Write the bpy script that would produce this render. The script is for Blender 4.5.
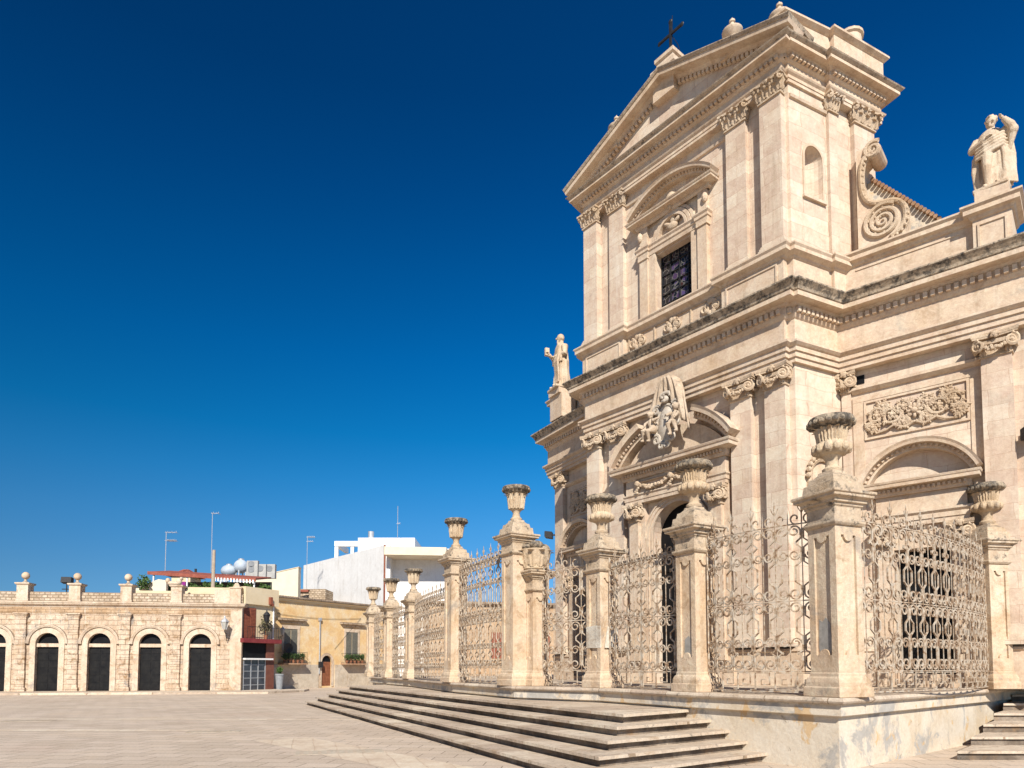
import bpy, math, random
from math import sin, cos, pi, radians, atan2, hypot, sqrt
from mathutils import Vector, Matrix
from mathutils.geometry import tessellate_polygon
from mathutils import noise as mnoise

random.seed(11)
for o in list(bpy.data.objects):
    bpy.data.objects.remove(o)
SC = bpy.context.scene
COL = SC.collection

# ------------------------------------------------------------------ camera, sky, sun, exposure
EYE = 1.8
F = 683.0
PITCH = radians(3.3)
cam_d = bpy.data.cameras.new('camera')
cam = bpy.data.objects.new('camera', cam_d)
COL.objects.link(cam)
cam.location = (0, 0, EYE)
cam.rotation_euler = (pi / 2 + PITCH, 0, 0)
cam_d.sensor_width = 36
cam_d.lens = F / 1024 * 36
cam_d.shift_y = (627.6 - 384) / 1024
cam_d.clip_end = 3000
SC.camera = cam

SUN_DIR = Vector((0.05, -0.999, 0)).normalized()      # horizontal direction towards the sun
SUN_EL = radians(36)
w = bpy.data.worlds.new('World')
SC.world = w
w.use_nodes = True
nt = w.node_tree
for n in list(nt.nodes):
    nt.nodes.remove(n)
wo = nt.nodes.new('ShaderNodeOutputWorld')
bg = nt.nodes.new('ShaderNodeBackground')
sky = nt.nodes.new('ShaderNodeTexSky')
sky.sky_type = 'NISHITA'
sky.sun_disc = False
sky.sun_elevation = SUN_EL
sky.sun_rotation = atan2(SUN_DIR.x, SUN_DIR.y)
sky.altitude = 1500
sky.air_density = 1.0
sky.dust_density = 0.15
sky.ozone_density = 4.0
# a polarised Mediterranean sky: the Nishita sky deepened towards the zenith
tc = nt.nodes.new('ShaderNodeTexCoord')
sx = nt.nodes.new('ShaderNodeSeparateXYZ')
nt.links.new(tc.outputs['Generated'], sx.inputs[0])
rp_ = nt.nodes.new('ShaderNodeValToRGB')
stops = [(0.0, (0.54, 0.76, 1.04)), (0.12, (0.46, 0.88, 1.12)), (0.20, (0.32, 0.98, 1.28)), (0.26, (0.16, 1.00, 1.36)), (0.32, (0.04, 0.95, 1.36)),
         (0.415, (0.008, 0.84, 1.36)), (0.505, (0.004, 0.72, 1.24)), (0.58, (0.004, 0.60, 1.10)), (0.66, (0.004, 0.50, 0.94)), (1.0, (0.03, 0.42, 0.76))]
while len(rp_.color_ramp.elements) < len(stops):
    rp_.color_ramp.elements.new(0.5)
for k, (q_, c_) in enumerate(stops):
    rp_.color_ramp.elements[k].position = q_
    rp_.color_ramp.elements[k].color = (c_[0], c_[1], c_[2], 1)
nt.links.new(sx.outputs[2], rp_.inputs[0])
az = nt.nodes.new('ShaderNodeMapRange')
az.inputs[1].default_value = -0.75
az.inputs[2].default_value = 0.35
az.inputs[3].default_value = 0.62
az.inputs[4].default_value = 1.12
nt.links.new(sx.outputs[0], az.inputs[0])
mu = nt.nodes.new('ShaderNodeVectorMath')
mu.operation = 'MULTIPLY'
nt.links.new(sky.outputs[0], mu.inputs[0])
nt.links.new(rp_.outputs[0], mu.inputs[1])
mu2 = nt.nodes.new('ShaderNodeVectorMath')
mu2.operation = 'SCALE'
nt.links.new(mu.outputs[0], mu2.inputs[0])
nt.links.new(az.outputs[0], mu2.inputs['Scale'])
nt.links.new(mu2.outputs[0], bg.inputs[0])
bg.inputs[1].default_value = 0.060
nt.links.new(bg.outputs[0], wo.inputs[0])

sd = bpy.data.lights.new('sun', 'SUN')
sd.energy = 4.5
sd.angle = radians(0.5)
sd.color = (1.0, 0.94, 0.85)
so = bpy.data.objects.new('sun', sd)
COL.objects.link(so)
sv = Vector((SUN_DIR.x * cos(SUN_EL), SUN_DIR.y * cos(SUN_EL), sin(SUN_EL)))
so.rotation_euler = sv.to_track_quat('Z', 'Y').to_euler()
so.location = (10, -20, 40)

SC.view_settings.view_transform = 'Standard'
SC.view_settings.look = 'None'
SC.view_settings.gamma = 1
SC.view_settings.use_curve_mapping = False
SC.view_settings.exposure = 0.60

# ------------------------------------------------------------------ pixel -> place helpers (used once, to survey)
CP, SP = cos(PITCH), sin(PITCH)
def ray(x, y):
    u = (x - 512) / F
    v = -(y - 627.6) / F
    return (u, CP - v * SP, SP + v * CP)
def zat(y, Y, x=512):
    """height of picture row y on something standing Y metres ahead"""
    d = ray(x, y)
    return EYE + d[2] * Y / d[1]
def xat(x, Y, y=660):
    d = ray(x, y)
    return d[0] * Y / d[1]

# ------------------------------------------------------------------ materials
def new_mat(name):
    m = bpy.data.materials.new(name)
    m.use_nodes = True
    t = m.node_tree
    for n in list(t.nodes):
        t.nodes.remove(n)
    out = t.nodes.new('ShaderNodeOutputMaterial')
    p = t.nodes.new('ShaderNodeBsdfPrincipled')
    t.links.new(p.outputs[0], out.inputs[0])
    return m, t, p
def node(t, kind, **kw):
    n = t.nodes.new(kind)
    for k, v in kw.items():
        if k in n.inputs.keys() if hasattr(n.inputs, 'keys') else False:
            n.inputs[k].default_value = v
        else:
            setattr(n, k, v)
    return n
def ramp(t, src, stops):
    r = t.nodes.new('ShaderNodeValToRGB')
    e = r.color_ramp.elements
    while len(e) < len(stops):
        e.new(0.5)
    for k, (p, c) in enumerate(stops):
        e[k].position = p
        e[k].color = (c[0], c[1], c[2], 1) if not isinstance(c, (int, float)) else (c, c, c, 1)
    t.links.new(src, r.inputs[0])
    return r.outputs[0]
def noise_tex(t, vec, scale, detail=6, rough=0.6, dist=0.0):
    n = t.nodes.new('ShaderNodeTexNoise')
    n.inputs['Scale'].default_value = scale
    n.inputs['Detail'].default_value = detail
    n.inputs['Roughness'].default_value = rough
    n.inputs['Distortion'].default_value = dist
    t.links.new(vec, n.inputs['Vector'])
    return n.outputs['Fac']
def mixc(t, fac, a, b, mode='MIX'):
    n = t.nodes.new('ShaderNodeMix')
    n.data_type = 'RGBA'
    n.blend_type = mode
    for s, i in ((fac, 0), (a, 6), (b, 7)):
        if isinstance(s, (int, float)):
            n.inputs[i].default_value = s
        elif isinstance(s, tuple):
            n.inputs[i].default_value = (s[0], s[1], s[2], 1)
        else:
            t.links.new(s, n.inputs[i])
    return n.outputs[2]
def mathn(t, op, a, b=0.0, c=None):
    n = t.nodes.new('ShaderNodeMath')
    n.operation = op
    for s, i in ((a, 0), (b, 1), (c, 2)):
        if s is None:
            continue
        if isinstance(s, (int, float)):
            n.inputs[i].default_value = s
        else:
            t.links.new(s, n.inputs[i])
    return n.outputs[0]
def bump(t, p, h, strength=0.3, dist=0.03):
    b = t.nodes.new('ShaderNodeBump')
    b.inputs['Strength'].default_value = strength
    b.inputs['Distance'].default_value = dist
    t.links.new(h, b.inputs['Height'])
    t.links.new(b.outputs[0], p.inputs['Normal'])
def pos(t):
    g = t.nodes.new('ShaderNodeNewGeometry')
    return g.outputs['Position'], g.outputs['Normal']
def swz(t, P, fx, scale=(1, 1, 1)):
    """(x*fx0+y*fx1, z, 0) of a position, for masonry courses"""
    s = t.nodes.new('ShaderNodeSeparateXYZ')
    t.links.new(P, s.inputs[0])
    u = mathn(t, 'ADD', mathn(t, 'MULTIPLY', s.outputs[0], fx[0]), mathn(t, 'MULTIPLY', s.outputs[1], fx[1]))
    c = t.nodes.new('ShaderNodeCombineXYZ')
    t.links.new(u, c.inputs[0])
    t.links.new(s.outputs[2], c.inputs[1])
    return c.outputs[0]

def stone(name, tones, rough=0.9, bricks=None, stains=0.35, lichen=0.0, fx=(0.8, -0.6), bmp=0.25, top=0.0, fine=14, streak=0.0, grain=0.5):
    """weathered limestone: cloudy tones, masonry blocks, rain streaks, brown stains and lichen of their own shape"""
    m, t, p = new_mat(name)
    P, N = pos(t)
    n1 = noise_tex(t, P, 0.8, 9, 0.68, 0.5)
    c = ramp(t, n1, [(0.30, tones[0]), (0.48, tones[1]), (0.66, tones[2])])
    n2 = noise_tex(t, P, fine, 7, 0.75)
    c = mixc(t, grain, c, ramp(t, n2, [(0.3, (0.34, 0.32, 0.29)), (0.7, (0.66, 0.65, 0.62))]), 'OVERLAY')
    n9 = noise_tex(t, P, 3.3, 8, 0.7, 0.4)
    c = mixc(t, 0.4, c, ramp(t, n9, [(0.34, (0.36, 0.33, 0.30)), (0.64, (0.60, 0.59, 0.57))]), 'OVERLAY')
    hgt = mathn(t, 'ADD', n2, mathn(t, 'MULTIPLY', n9, 0.6))
    if bricks:
        v = swz(t, P, fx)
        nw = t.nodes.new('ShaderNodeTexNoise')
        nw.inputs['Scale'].default_value = 1.6
        nw.inputs['Detail'].default_value = 4
        t.links.new(P, nw.inputs['Vector'])
        vs_ = t.nodes.new('ShaderNodeVectorMath')
        vs_.operation = 'MULTIPLY_ADD'
        t.links.new(nw.outputs['Color'], vs_.inputs[0])
        vs_.inputs[1].default_value = (bricks[1] * 0.35 if bricks[1] < 5 else 0.1, bricks[1] * 0.35 if bricks[1] < 5 else 0.1, 0)
        t.links.new(v, vs_.inputs[2])
        v = vs_.outputs[0]
        b = t.nodes.new('ShaderNodeTexBrick')
        t.links.new(v, b.inputs['Vector'])
        b.inputs['Scale'].default_value = 1
        b.inputs['Brick Width'].default_value = bricks[0]
        b.inputs['Row Height'].default_value = bricks[1]
        b.inputs['Mortar Size'].default_value = bricks[2]
        b.inputs['Mortar Smooth'].default_value = 0.3
        b.inputs['Color1'].default_value = (0.38, 0.36, 0.34, 1)
        b.inputs['Color2'].default_value = (0.60, 0.59, 0.57, 1)
        b.inputs['Mortar'].default_value = (0.27, 0.24, 0.20, 1)
        c = mixc(t, bricks[3], c, b.outputs['Color'], 'OVERLAY')
        hgt = mathn(t, 'SUBTRACT', hgt, mathn(t, 'MULTIPLY', b.outputs['Fac'], 0.8))
    if streak:
        mp_ = t.nodes.new('ShaderNodeMapping')
        mp_.inputs['Scale'].default_value = (3.2, 3.2, 0.22)
        t.links.new(P, mp_.inputs[0])
        ns = noise_tex(t, mp_.outputs[0], 1.0, 7, 0.65, 0.2)
        c = mixc(t, ramp(t, ns, [(0.54, 0.0), (0.72, streak)]), c, (0.30, 0.225, 0.15))
        c = mixc(t, ramp(t, ns, [(0.28, streak * 0.8), (0.42, 0.0)]), c, (0.66, 0.60, 0.52))
    if stains:
        n3 = noise_tex(t, P, 1.7, 9, 0.72, 0.8)
        f = ramp(t, n3, [(0.53, 0.0), (0.68, 1.0)])
        c = mixc(t, mathn(t, 'MULTIPLY', f, stains), c, (0.28, 0.17, 0.085))
        n4 = noise_tex(t, P, 0.9, 9, 0.72, 0.6)
        f4 = ramp(t, n4, [(0.57, 0.0), (0.68, 1.0)])
        c = mixc(t, mathn(t, 'MULTIPLY', f4, stains), c, (0.27, 0.24, 0.21))
    if lichen or top:
        n5 = noise_tex(t, P, 5.0, 10, 0.75, 0.3)
        f = ramp(t, n5, [(0.62 - 0.28 * max(lichen, 0.02), 0.0), (0.72 - 0.22 * max(lichen, 0.02), 1.0)])
        if top:
            sN = t.nodes.new('ShaderNodeSeparateXYZ')
            t.links.new(N, sN.inputs[0])
            up = ramp(t, sN.outputs[2], [(0.35, 0.0), (0.8, 1.0)])
            n6 = noise_tex(t, P, 4.0, 8, 0.75)
            f6 = mathn(t, 'MULTIPLY', up, ramp(t, n6, [(0.38, 0.0), (0.60, top)]))
            f = mathn(t, 'MAXIMUM', f6, f) if lichen else f6
        c = mixc(t, f, c, ramp(t, noise_tex(t, P, 11, 6, 0.7), [(0.35, (0.045, 0.04, 0.036)), (0.65, (0.19, 0.165, 0.135))]))
    t.links.new(c, p.inputs['Base Color'])
    p.inputs['Roughness'].default_value = rough
    p.inputs['Specular IOR Level'].default_value = 0.12
    bump(t, p, hgt, bmp * 1.5, 0.025)
    return m

def plain(name, c1, c2=None, scale=6, rough=0.7, metal=0.0, bmp=0.0, spec=0.3):
    m, t, p = new_mat(name)
    P, N = pos(t)
    n = noise_tex(t, P, scale, 6, 0.65)
    c2 = c2 or tuple(min(1, k * 1.25) for k in c1)
    t.links.new(ramp(t, n, [(0.35, c1), (0.65, c2)]), p.inputs['Base Color'])
    p.inputs['Roughness'].default_value = rough
    p.inputs['Metallic'].default_value = metal
    p.inputs['Specular IOR Level'].default_value = spec
    if bmp:
        bump(t, p, n, bmp, 0.02)
    return m

M = {}
M['wall'] = stone('church_ashlar', [(0.56, 0.45, 0.35), (0.61, 0.51, 0.415), (0.64, 0.555, 0.47)], bricks=(0.9, 0.42, 0.008, 0.50), stains=0.22, streak=0.38, fx=(0.8, -0.6), grain=0.3)
M['trim'] = stone('church_trim_stone', [(0.54, 0.41, 0.29), (0.59, 0.475, 0.365), (0.615, 0.515, 0.415)], stains=0.45, top=0.7, streak=0.4)
M['carve'] = stone('carved_stone', [(0.46, 0.345, 0.23), (0.53, 0.42, 0.31), (0.57, 0.475, 0.37)], stains=0.6, bmp=0.6, fine=22)
M['gutter'] = stone('lichen_black_cornice', [(0.40, 0.32, 0.24), (0.46, 0.38, 0.29), (0.5, 0.43, 0.34)], stains=0.4, lichen=0.62, bmp=0.8)
M['palegutter'] = stone('stained_gable_coping', [(0.36, 0.29, 0.22), (0.45, 0.37, 0.29), (0.52, 0.45, 0.36)], stains=0.5, lichen=0.34, bmp=0.7)
M['pier'] = stone('fence_pier_stone', [(0.53, 0.375, 0.24), (0.59, 0.47, 0.345), (0.63, 0.54, 0.43)], stains=0.7, bmp=0.6, streak=0.55)
M['cap'] = stone('fence_pier_cap_stone', [(0.46, 0.35, 0.24), (0.52, 0.42, 0.31), (0.56, 0.47, 0.37)], stains=0.45, lichen=0.35, top=0.85, bmp=0.6)
M['urn'] = stone('urn_stone', [(0.44, 0.33, 0.21), (0.53, 0.42, 0.30), (0.58, 0.49, 0.37)], stains=0.5, lichen=0.1, bmp=0.6, fine=24)
M['urnrim'] = stone('lichen_urn_rim', [(0.36, 0.29, 0.2), (0.42, 0.34, 0.25), (0.46, 0.39, 0.3)], stains=0.5, lichen=0.78, bmp=0.8, fine=24)

def patched(name):
    """lime plaster with grey cement repairs, ochre stains and bared stone"""
    m, t, p = new_mat(name)
    P, N = pos(t)
    n0 = noise_tex(t, P, 6.0, 8, 0.7)
    c = ramp(t, noise_tex(t, P, 1.1, 8, 0.65, 0.5), [(0.30, (0.50, 0.40, 0.28)), (0.5, (0.60, 0.52, 0.41)), (0.70, (0.64, 0.575, 0.48))])
    c = mixc(t, 0.3, c, ramp(t, noise_tex(t, P, 18, 6, 0.75), [(0.3, (0.30, 0.28, 0.26)), (0.7, (0.70, 0.69, 0.66))]), 'OVERLAY')
    # cement repairs with crisp edges
    f = ramp(t, noise_tex(t, P, 0.9, 9, 0.68, 0.5), [(0.53, 0.0), (0.58, 1.0)])
    c = mixc(t, mathn(t, 'MULTIPLY', f, 0.8), c, ramp(t, n0, [(0.3, (0.27, 0.26, 0.24)), (0.7, (0.42, 0.40, 0.37))]))
    f = ramp(t, noise_tex(t, P, 1.9, 6, 0.6, 0.6), [(0.60, 0.0), (0.64, 1.0)])
    c = mixc(t, mathn(t, 'MULTIPLY', f, 0.7), c, (0.56, 0.36, 0.16))
    f = ramp(t, noise_tex(t, P, 3.2, 9, 0.75, 0.5), [(0.63, 0.0), (0.70, 1.0)])
    c = mixc(t, mathn(t, 'MULTIPLY', f, 0.65), c, (0.22, 0.17, 0.12))
    t.links.new(c, p.inputs['Base Color'])
    p.inputs['Roughness'].default_value = 0.95
    p.inputs['Specular IOR Level'].default_value = 0.1
    bump(t, p, mathn(t, 'ADD', n0, f), 0.5, 0.03)
    return m
M['plaster'] = patched('patched_podium_plaster')
M['riser'] = stone('grimy_shaded_riser', [(0.07, 0.058, 0.048), (0.16, 0.13, 0.105), (0.34, 0.29, 0.24)], stains=0.6, bmp=0.5)  # grime, with the shade under the nosings darkened into the same tones
M['step'] = stone('step_stone', [(0.44, 0.37, 0.30), (0.52, 0.45, 0.375), (0.57, 0.505, 0.43)], bricks=(1.25, 30.0, 0.012, 0.9), fx=(-0.45, 0.89), stains=0.55, bmp=0.5, lichen=0.16)
M['arcade'] = stone('arcade_stone', [(0.46, 0.33, 0.22), (0.56, 0.45, 0.345), (0.62, 0.53, 0.43)], bricks=(0.62, 0.34, 0.014, 0.28), stains=1.0, fx=(1, 0.1), bmp=1.0, streak=0.6)
M['arcade_plain'] = stone('arcade_dressed_stone', [(0.50, 0.375, 0.265), (0.58, 0.475, 0.37), (0.62, 0.535, 0.435)], stains=0.75, bmp=0.8, top=0.9, streak=0.6)
M['rubble'] = stone('parapet_rubble', [(0.40, 0.31, 0.22), (0.50, 0.42, 0.33), (0.58, 0.52, 0.44)], bricks=(0.35, 0.2, 0.03, 0.8), stains=0.5, fx=(1, 0.1), bmp=1.0, lichen=0.15)
M['statue'] = stone('statue_stone', [(0.52, 0.37, 0.24), (0.58, 0.46, 0.34), (0.62, 0.54, 0.44)], stains=0.6, bmp=0.6, fine=26)
M['arms'] = stone('grey_carved_stone', [(0.40, 0.32, 0.24), (0.49, 0.40, 0.31), (0.55, 0.46, 0.37)], stains=0.45, lichen=0.2, bmp=0.5)
M['shield'] = stone('grey_marble_shield', [(0.40, 0.36, 0.31), (0.47, 0.425, 0.37), (0.52, 0.475, 0.41)], stains=0.45, lichen=0.15)
M['cream'] = plain('cream_render', (0.62, 0.50, 0.32), (0.68, 0.57, 0.39), 1.2, 0.9)
M['palecream'] = plain('pale_cream_render', (0.66, 0.57, 0.42), (0.72, 0.64, 0.49), 1.0, 0.9)
M['ochre'] = stone('ochre_render', [(0.62, 0.41, 0.19), (0.66, 0.48, 0.26), (0.67, 0.56, 0.40)], stains=0.12, bmp=0.2)
M['dado'] = stone('grey_dado_stone', [(0.38, 0.33, 0.27), (0.48, 0.42, 0.34), (0.54, 0.48, 0.40)], stains=0.5, bmp=0.6)
M['white'] = stone('white_render', [(0.66, 0.66, 0.655), (0.73, 0.73, 0.725), (0.77, 0.77, 0.765)], stains=0.12, streak=0.25, bmp=0.2)
M['acgrey'] = plain('aged_grey_casing', (0.34, 0.33, 0.31), (0.43, 0.42, 0.39), 4, 0.6)
M['dark'] = plain('dark_doorway', (0.004, 0.004, 0.005), (0.010, 0.010, 0.011), 3, 0.5, spec=0.15)
M['shutterdark'] = plain('black_painted_door', (0.004, 0.004, 0.005), (0.014, 0.013, 0.012), 2.5, 0.5, spec=0.2)
M['wood'] = plain('brown_wood', (0.16, 0.055, 0.025), (0.26, 0.10, 0.05), 5, 0.6)
M['redwood'] = plain('red_brown_shutter', (0.20, 0.06, 0.035), (0.27, 0.09, 0.05), 5, 0.6)
M['greyshutter'] = plain('grey_green_shutter', (0.13, 0.125, 0.10), (0.20, 0.19, 0.155), 8, 0.7)
M['tile'] = stone('roof_tile', [(0.25, 0.14, 0.085), (0.33, 0.20, 0.125), (0.40, 0.28, 0.19)], stains=0.5, lichen=0.15, bmp=0.5)
M['redtile'] = plain('red_canopy_tile', (0.22, 0.06, 0.04), (0.32, 0.10, 0.065), 3, 0.8)
M['maroon'] = plain('maroon_paint', (0.17, 0.025, 0.028), (0.22, 0.04, 0.04), 3, 0.6)
M['brownclad'] = plain('brown_red_cladding', (0.14, 0.05, 0.035), (0.19, 0.075, 0.05), 4, 0.6)
M['whitepaint'] = plain('white_paint', (0.72, 0.71, 0.68), (0.80, 0.79, 0.77), 4, 0.6)
M['steel'] = plain('galvanised_steel', (0.42, 0.43, 0.44), (0.56, 0.57, 0.58), 8, 0.45, 0.5)
M['glass'] = plain('shop_glass', (0.03, 0.035, 0.045), (0.06, 0.07, 0.085), 1.5, 0.12, 0.0, 0, 0.6)
M['blackiron'] = plain('black_iron', (0.012, 0.012, 0.014), (0.03, 0.03, 0.032), 12, 0.55)
M['lampglass'] = plain('pale_lamp_glass', (0.34, 0.33, 0.29), (0.44, 0.42, 0.37), 9, 0.3)
M['greypot'] = plain('grey_planter', (0.20, 0.21, 0.22), (0.28, 0.29, 0.30), 5, 0.7)
M['terracotta'] = plain('terracotta', (0.33, 0.13, 0.065), (0.42, 0.19, 0.10), 6, 0.8)
M['leaf'] = plain('green_leaves', (0.035, 0.075, 0.018), (0.085, 0.14, 0.035), 9, 0.7)
M['dryleaf'] = plain('dry_twigs', (0.11, 0.10, 0.05), (0.22, 0.19, 0.11), 9, 0.8)
M['woodpole'] = plain('bleached_wood_pole', (0.34, 0.27, 0.20), (0.44, 0.36, 0.28), 5, 0.85)
M['purple'] = plain('purple_cloth', (0.25, 0.02, 0.20), (0.33, 0.04, 0.28), 5, 0.8)
M['tank'] = plain('pale_fibre_tank', (0.36, 0.41, 0.47), (0.47, 0.52, 0.57), 3, 0.5)

# rusty, once pale painted iron
m, t, p = new_mat('rusty_pale_iron')
P, N = pos(t)
c = ramp(t, noise_tex(t, P, 9, 7, 0.7), [(0.36, (0.15, 0.08, 0.04)), (0.45, (0.33, 0.23, 0.145)), (0.57, (0.48, 0.41, 0.32)), (0.75, (0.42, 0.38, 0.325))])
t.links.new(c, p.inputs['Base Color'])
p.inputs['Roughness'].default_value = 0.85
M['iron'] = m

# leaded stained glass
m, t, p = new_mat('leaded_window_glass')
P, N = pos(t)
v = swz(t, P, (0.625, -0.78))
vo = t.nodes.new('ShaderNodeTexVoronoi')
vo.feature = 'DISTANCE_TO_EDGE'
vo.inputs['Scale'].default_value = 6.5
t.links.new(v, vo.inputs['Vector'])
vc = t.nodes.new('ShaderNodeTexVoronoi')
vc.inputs['Scale'].default_value = 6.5
t.links.new(v, vc.inputs['Vector'])
pc = ramp(t, vc.outputs['Color'], [(0.30, (0.010, 0.011, 0.016)), (0.62, (0.016, 0.014, 0.022)), (0.70, (0.10, 0.07, 0.17)), (0.86, (0.05, 0.015, 0.012))])
c = mixc(t, ramp(t, vo.outputs['Distance'], [(0.03, 1.0), (0.06, 0.0)]), pc, (0.16, 0.15, 0.13))
t.links.new(c, p.inputs['Base Color'])
p.inputs['Roughness'].default_value = 0.25
M['leaded'] = m

# plaza paving: large slabs laid in bands, pale joints and worn streaks
m, t, p = new_mat('plaza_paving')
P, N = pos(t)
mp = t.nodes.new('ShaderNodeMapping')
mp.inputs['Rotation'].default_value = (0, 0, radians(6))
t.links.new(P, mp.inputs[0])
b = t.nodes.new('ShaderNodeTexBrick')
t.links.new(mp.outputs[0], b.inputs['Vector'])
b.inputs['Scale'].default_value = 1
b.inputs['Brick Width'].default_value = 0.74
b.inputs['Row Height'].default_value = 0.52
b.inputs['Mortar Size'].default_value = 0.013
b.inputs['Mortar Smooth'].default_value = 0.3
b.inputs['Color1'].default_value = (0.475, 0.39, 0.305, 1)
b.inputs['Color2'].default_value = (0.555, 0.46, 0.37, 1)
b.inputs['Mortar'].default_value = (0.25, 0.20, 0.155, 1)
n1 = noise_tex(t, P, 0.35, 7, 0.65, 0.5)
c = mixc(t, 0.55, b.outputs['Color'], ramp(t, n1, [(0.32, (0.42, 0.40, 0.38)), (0.5, (0.5, 0.5, 0.5)), (0.68, (0.58, 0.55, 0.51))]), 'OVERLAY')
n2 = noise_tex(t, P, 22, 6, 0.75)
c = mixc(t, 0.55, c, ramp(t, n2, [(0.3, (0.30, 0.29, 0.28)), (0.7, (0.70, 0.69, 0.67))]), 'OVERLAY')
n3 = noise_tex(t, P, 1.3, 9, 0.75, 1.0)
c = mixc(t, ramp(t, n3, [(0.58, 0.0), (0.74, 0.45)]), c, (0.68, 0.58, 0.46))
n4 = noise_tex(t, P, 0.8, 9, 0.75, 0.7)
c = mixc(t, ramp(t, n4, [(0.62, 0.0), (0.74, 0.55)]), c, (0.25, 0.17, 0.11))
t.links.new(c, p.inputs['Base Color'])
p.inputs['Roughness'].default_value = 0.85
p.inputs['Specular IOR Level'].default_value = 0.2
bump(t, p, mathn(t, 'SUBTRACT', n2, mathn(t, 'MULTIPLY', b.outputs['Fac'], 1.0)), 0.35, 0.012)
M['paving'] = m

# ------------------------------------------------------------------ mesh builder
class MB:
    def __init__(s):
        s.v = []
        s.f = []
    def add(s, vs, fs):
        k = len(s.v)
        s.v += [tuple(q) for q in vs]
        s.f += [tuple(i + k for i in f) for f in fs]
    def box(s, x0, x1, y0, y1, z0, z1, fr=None):
        vs = [(x, y, z) for z in (z0, z1) for x, y in ((x0, y0), (x1, y0), (x1, y1), (x0, y1))]
        if fr:
            vs = [fr(*q) for q in vs]
        s.add(vs, [(0, 3, 2, 1), (4, 5, 6, 7), (0, 1, 5, 4), (1, 2, 6, 5), (2, 3, 7, 6), (3, 0, 4, 7)])
    def frustum(s, hx0, hy0, z0, hx1, hy1, z1, cx=0, cy=0):
        vs = [(cx + sx * hx0, cy + sy * hy0, z0) for sx, sy in ((-1, -1), (1, -1), (1, 1), (-1, 1))]
        vs += [(cx + sx * hx1, cy + sy * hy1, z1) for sx, sy in ((-1, -1), (1, -1), (1, 1), (-1, 1))]
        s.add(vs, [(0, 3, 2, 1), (4, 5, 6, 7), (0, 1, 5, 4), (1, 2, 6, 5), (2, 3, 7, 6), (3, 0, 4, 7)])
    def square_lathe(s, prof, cx=0, cy=0):
        """mouldings round a square pier: prof = [(half width, z)]"""
        vs = []
        fs = []
        for h, z in prof:
            vs += [(cx - h, cy - h, z), (cx + h, cy - h, z), (cx + h, cy + h, z), (cx - h, cy + h, z)]
        for i in range(len(prof) - 1):
            for k in range(4):
                fs.append((4 * i + k, 4 * i + (k + 1) % 4, 4 * i + 4 + (k + 1) % 4, 4 * i + 4 + k))
        fs.append((3, 2, 1, 0))
        n = 4 * (len(prof) - 1)
        fs.append((n, n + 1, n + 2, n + 3))
        s.add(vs, fs)
    def lathe(s, prof, n=20, c=(0, 0, 0), lobes=None, fr=None):
        vs = []
        fs = []
        for j, (r, z) in enumerate(prof):
            for k in range(n):
                a = 2 * pi * k / n
                q = r
                if lobes and lobes[j]:
                    q = r * (1 + lobes[j][1] * (abs(cos(a * lobes[j][0] / 2)) - 0.5))
                vs.append((c[0] + q * cos(a), c[1] + q * sin(a), c[2] + z))
        for j in range(len(prof) - 1):
            for k in range(n):
                fs.append((j * n + k, j * n + (k + 1) % n, (j + 1) * n + (k + 1) % n, (j + 1) * n + k))
        fs.append(tuple(range(n - 1, -1, -1)))
        fs.append(tuple((len(prof) - 1) * n + k for k in range(n)))
        if fr:
            vs = [fr(*q) for q in vs]
        s.add(vs, fs)
    def tube(s, pts, r, n=5, caps=True):
        pts = [Vector(q) for q in pts]
        rs = r if isinstance(r, (list, tuple)) else [r] * len(pts)
        vs = []
        fs = []
        ref = None
        for i, q in enumerate(pts):
            d = (pts[min(i + 1, len(pts) - 1)] - pts[max(i - 1, 0)])
            if d.length < 1e-9:
                d = Vector((0, 0, 1))
            d.normalize()
            if ref is None:
                ref = Vector((0, 1, 0)) if abs(d.y) < 0.9 else Vector((1, 0, 0))
            u = (ref - d * ref.dot(d))
            if u.length < 1e-6:
                u = d.orthogonal()
            u.normalize()
            ref = u
            w_ = d.cross(u)
            for k in range(n):
                a = 2 * pi * (k + 0.5) / n
                vs.append(q + u * (cos(a) * rs[i]) + w_ * (sin(a) * rs[i]))
        for i in range(len(pts) - 1):
            for k in range(n):
                fs.append((i * n + k, i * n + (k + 1) % n, (i + 1) * n + (k + 1) % n, (i + 1) * n + k))
        if caps:
            fs.append(tuple(range(n - 1, -1, -1)))
            fs.append(tuple((len(pts) - 1) * n + k for k in range(n)))
        s.add(vs, fs)
    def ell(s, c, r, n=10, m_=7, rot=None):
        vs = []
        fs = []
        for j in range(1, m_):
            th = pi * j / m_
            for k in range(n):
                a = 2 * pi * k / n
                q = Vector((r[0] * sin(th) * cos(a), r[1] * sin(th) * sin(a), r[2] * cos(th)))
                if rot is not None:
                    q = rot @ q
                vs.append(Vector(c) + q)
        q = Vector((0, 0, r[2]))
        q = rot @ q if rot is not None else q
        vs += [Vector(c) + q, Vector(c) - q]
        T = len(vs) - 2
        for j in range(m_ - 2):
            for k in range(n):
                fs.append((j * n + k, (j + 1) * n + k, (j + 1) * n + (k + 1) % n, j * n + (k + 1) % n))
        for k in range(n):
            fs.append((T, k, (k + 1) % n))
            fs.append((T + 1, (m_ - 2) * n + (k + 1) % n, (m_ - 2) * n + k))
        s.add(vs, fs)
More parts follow.
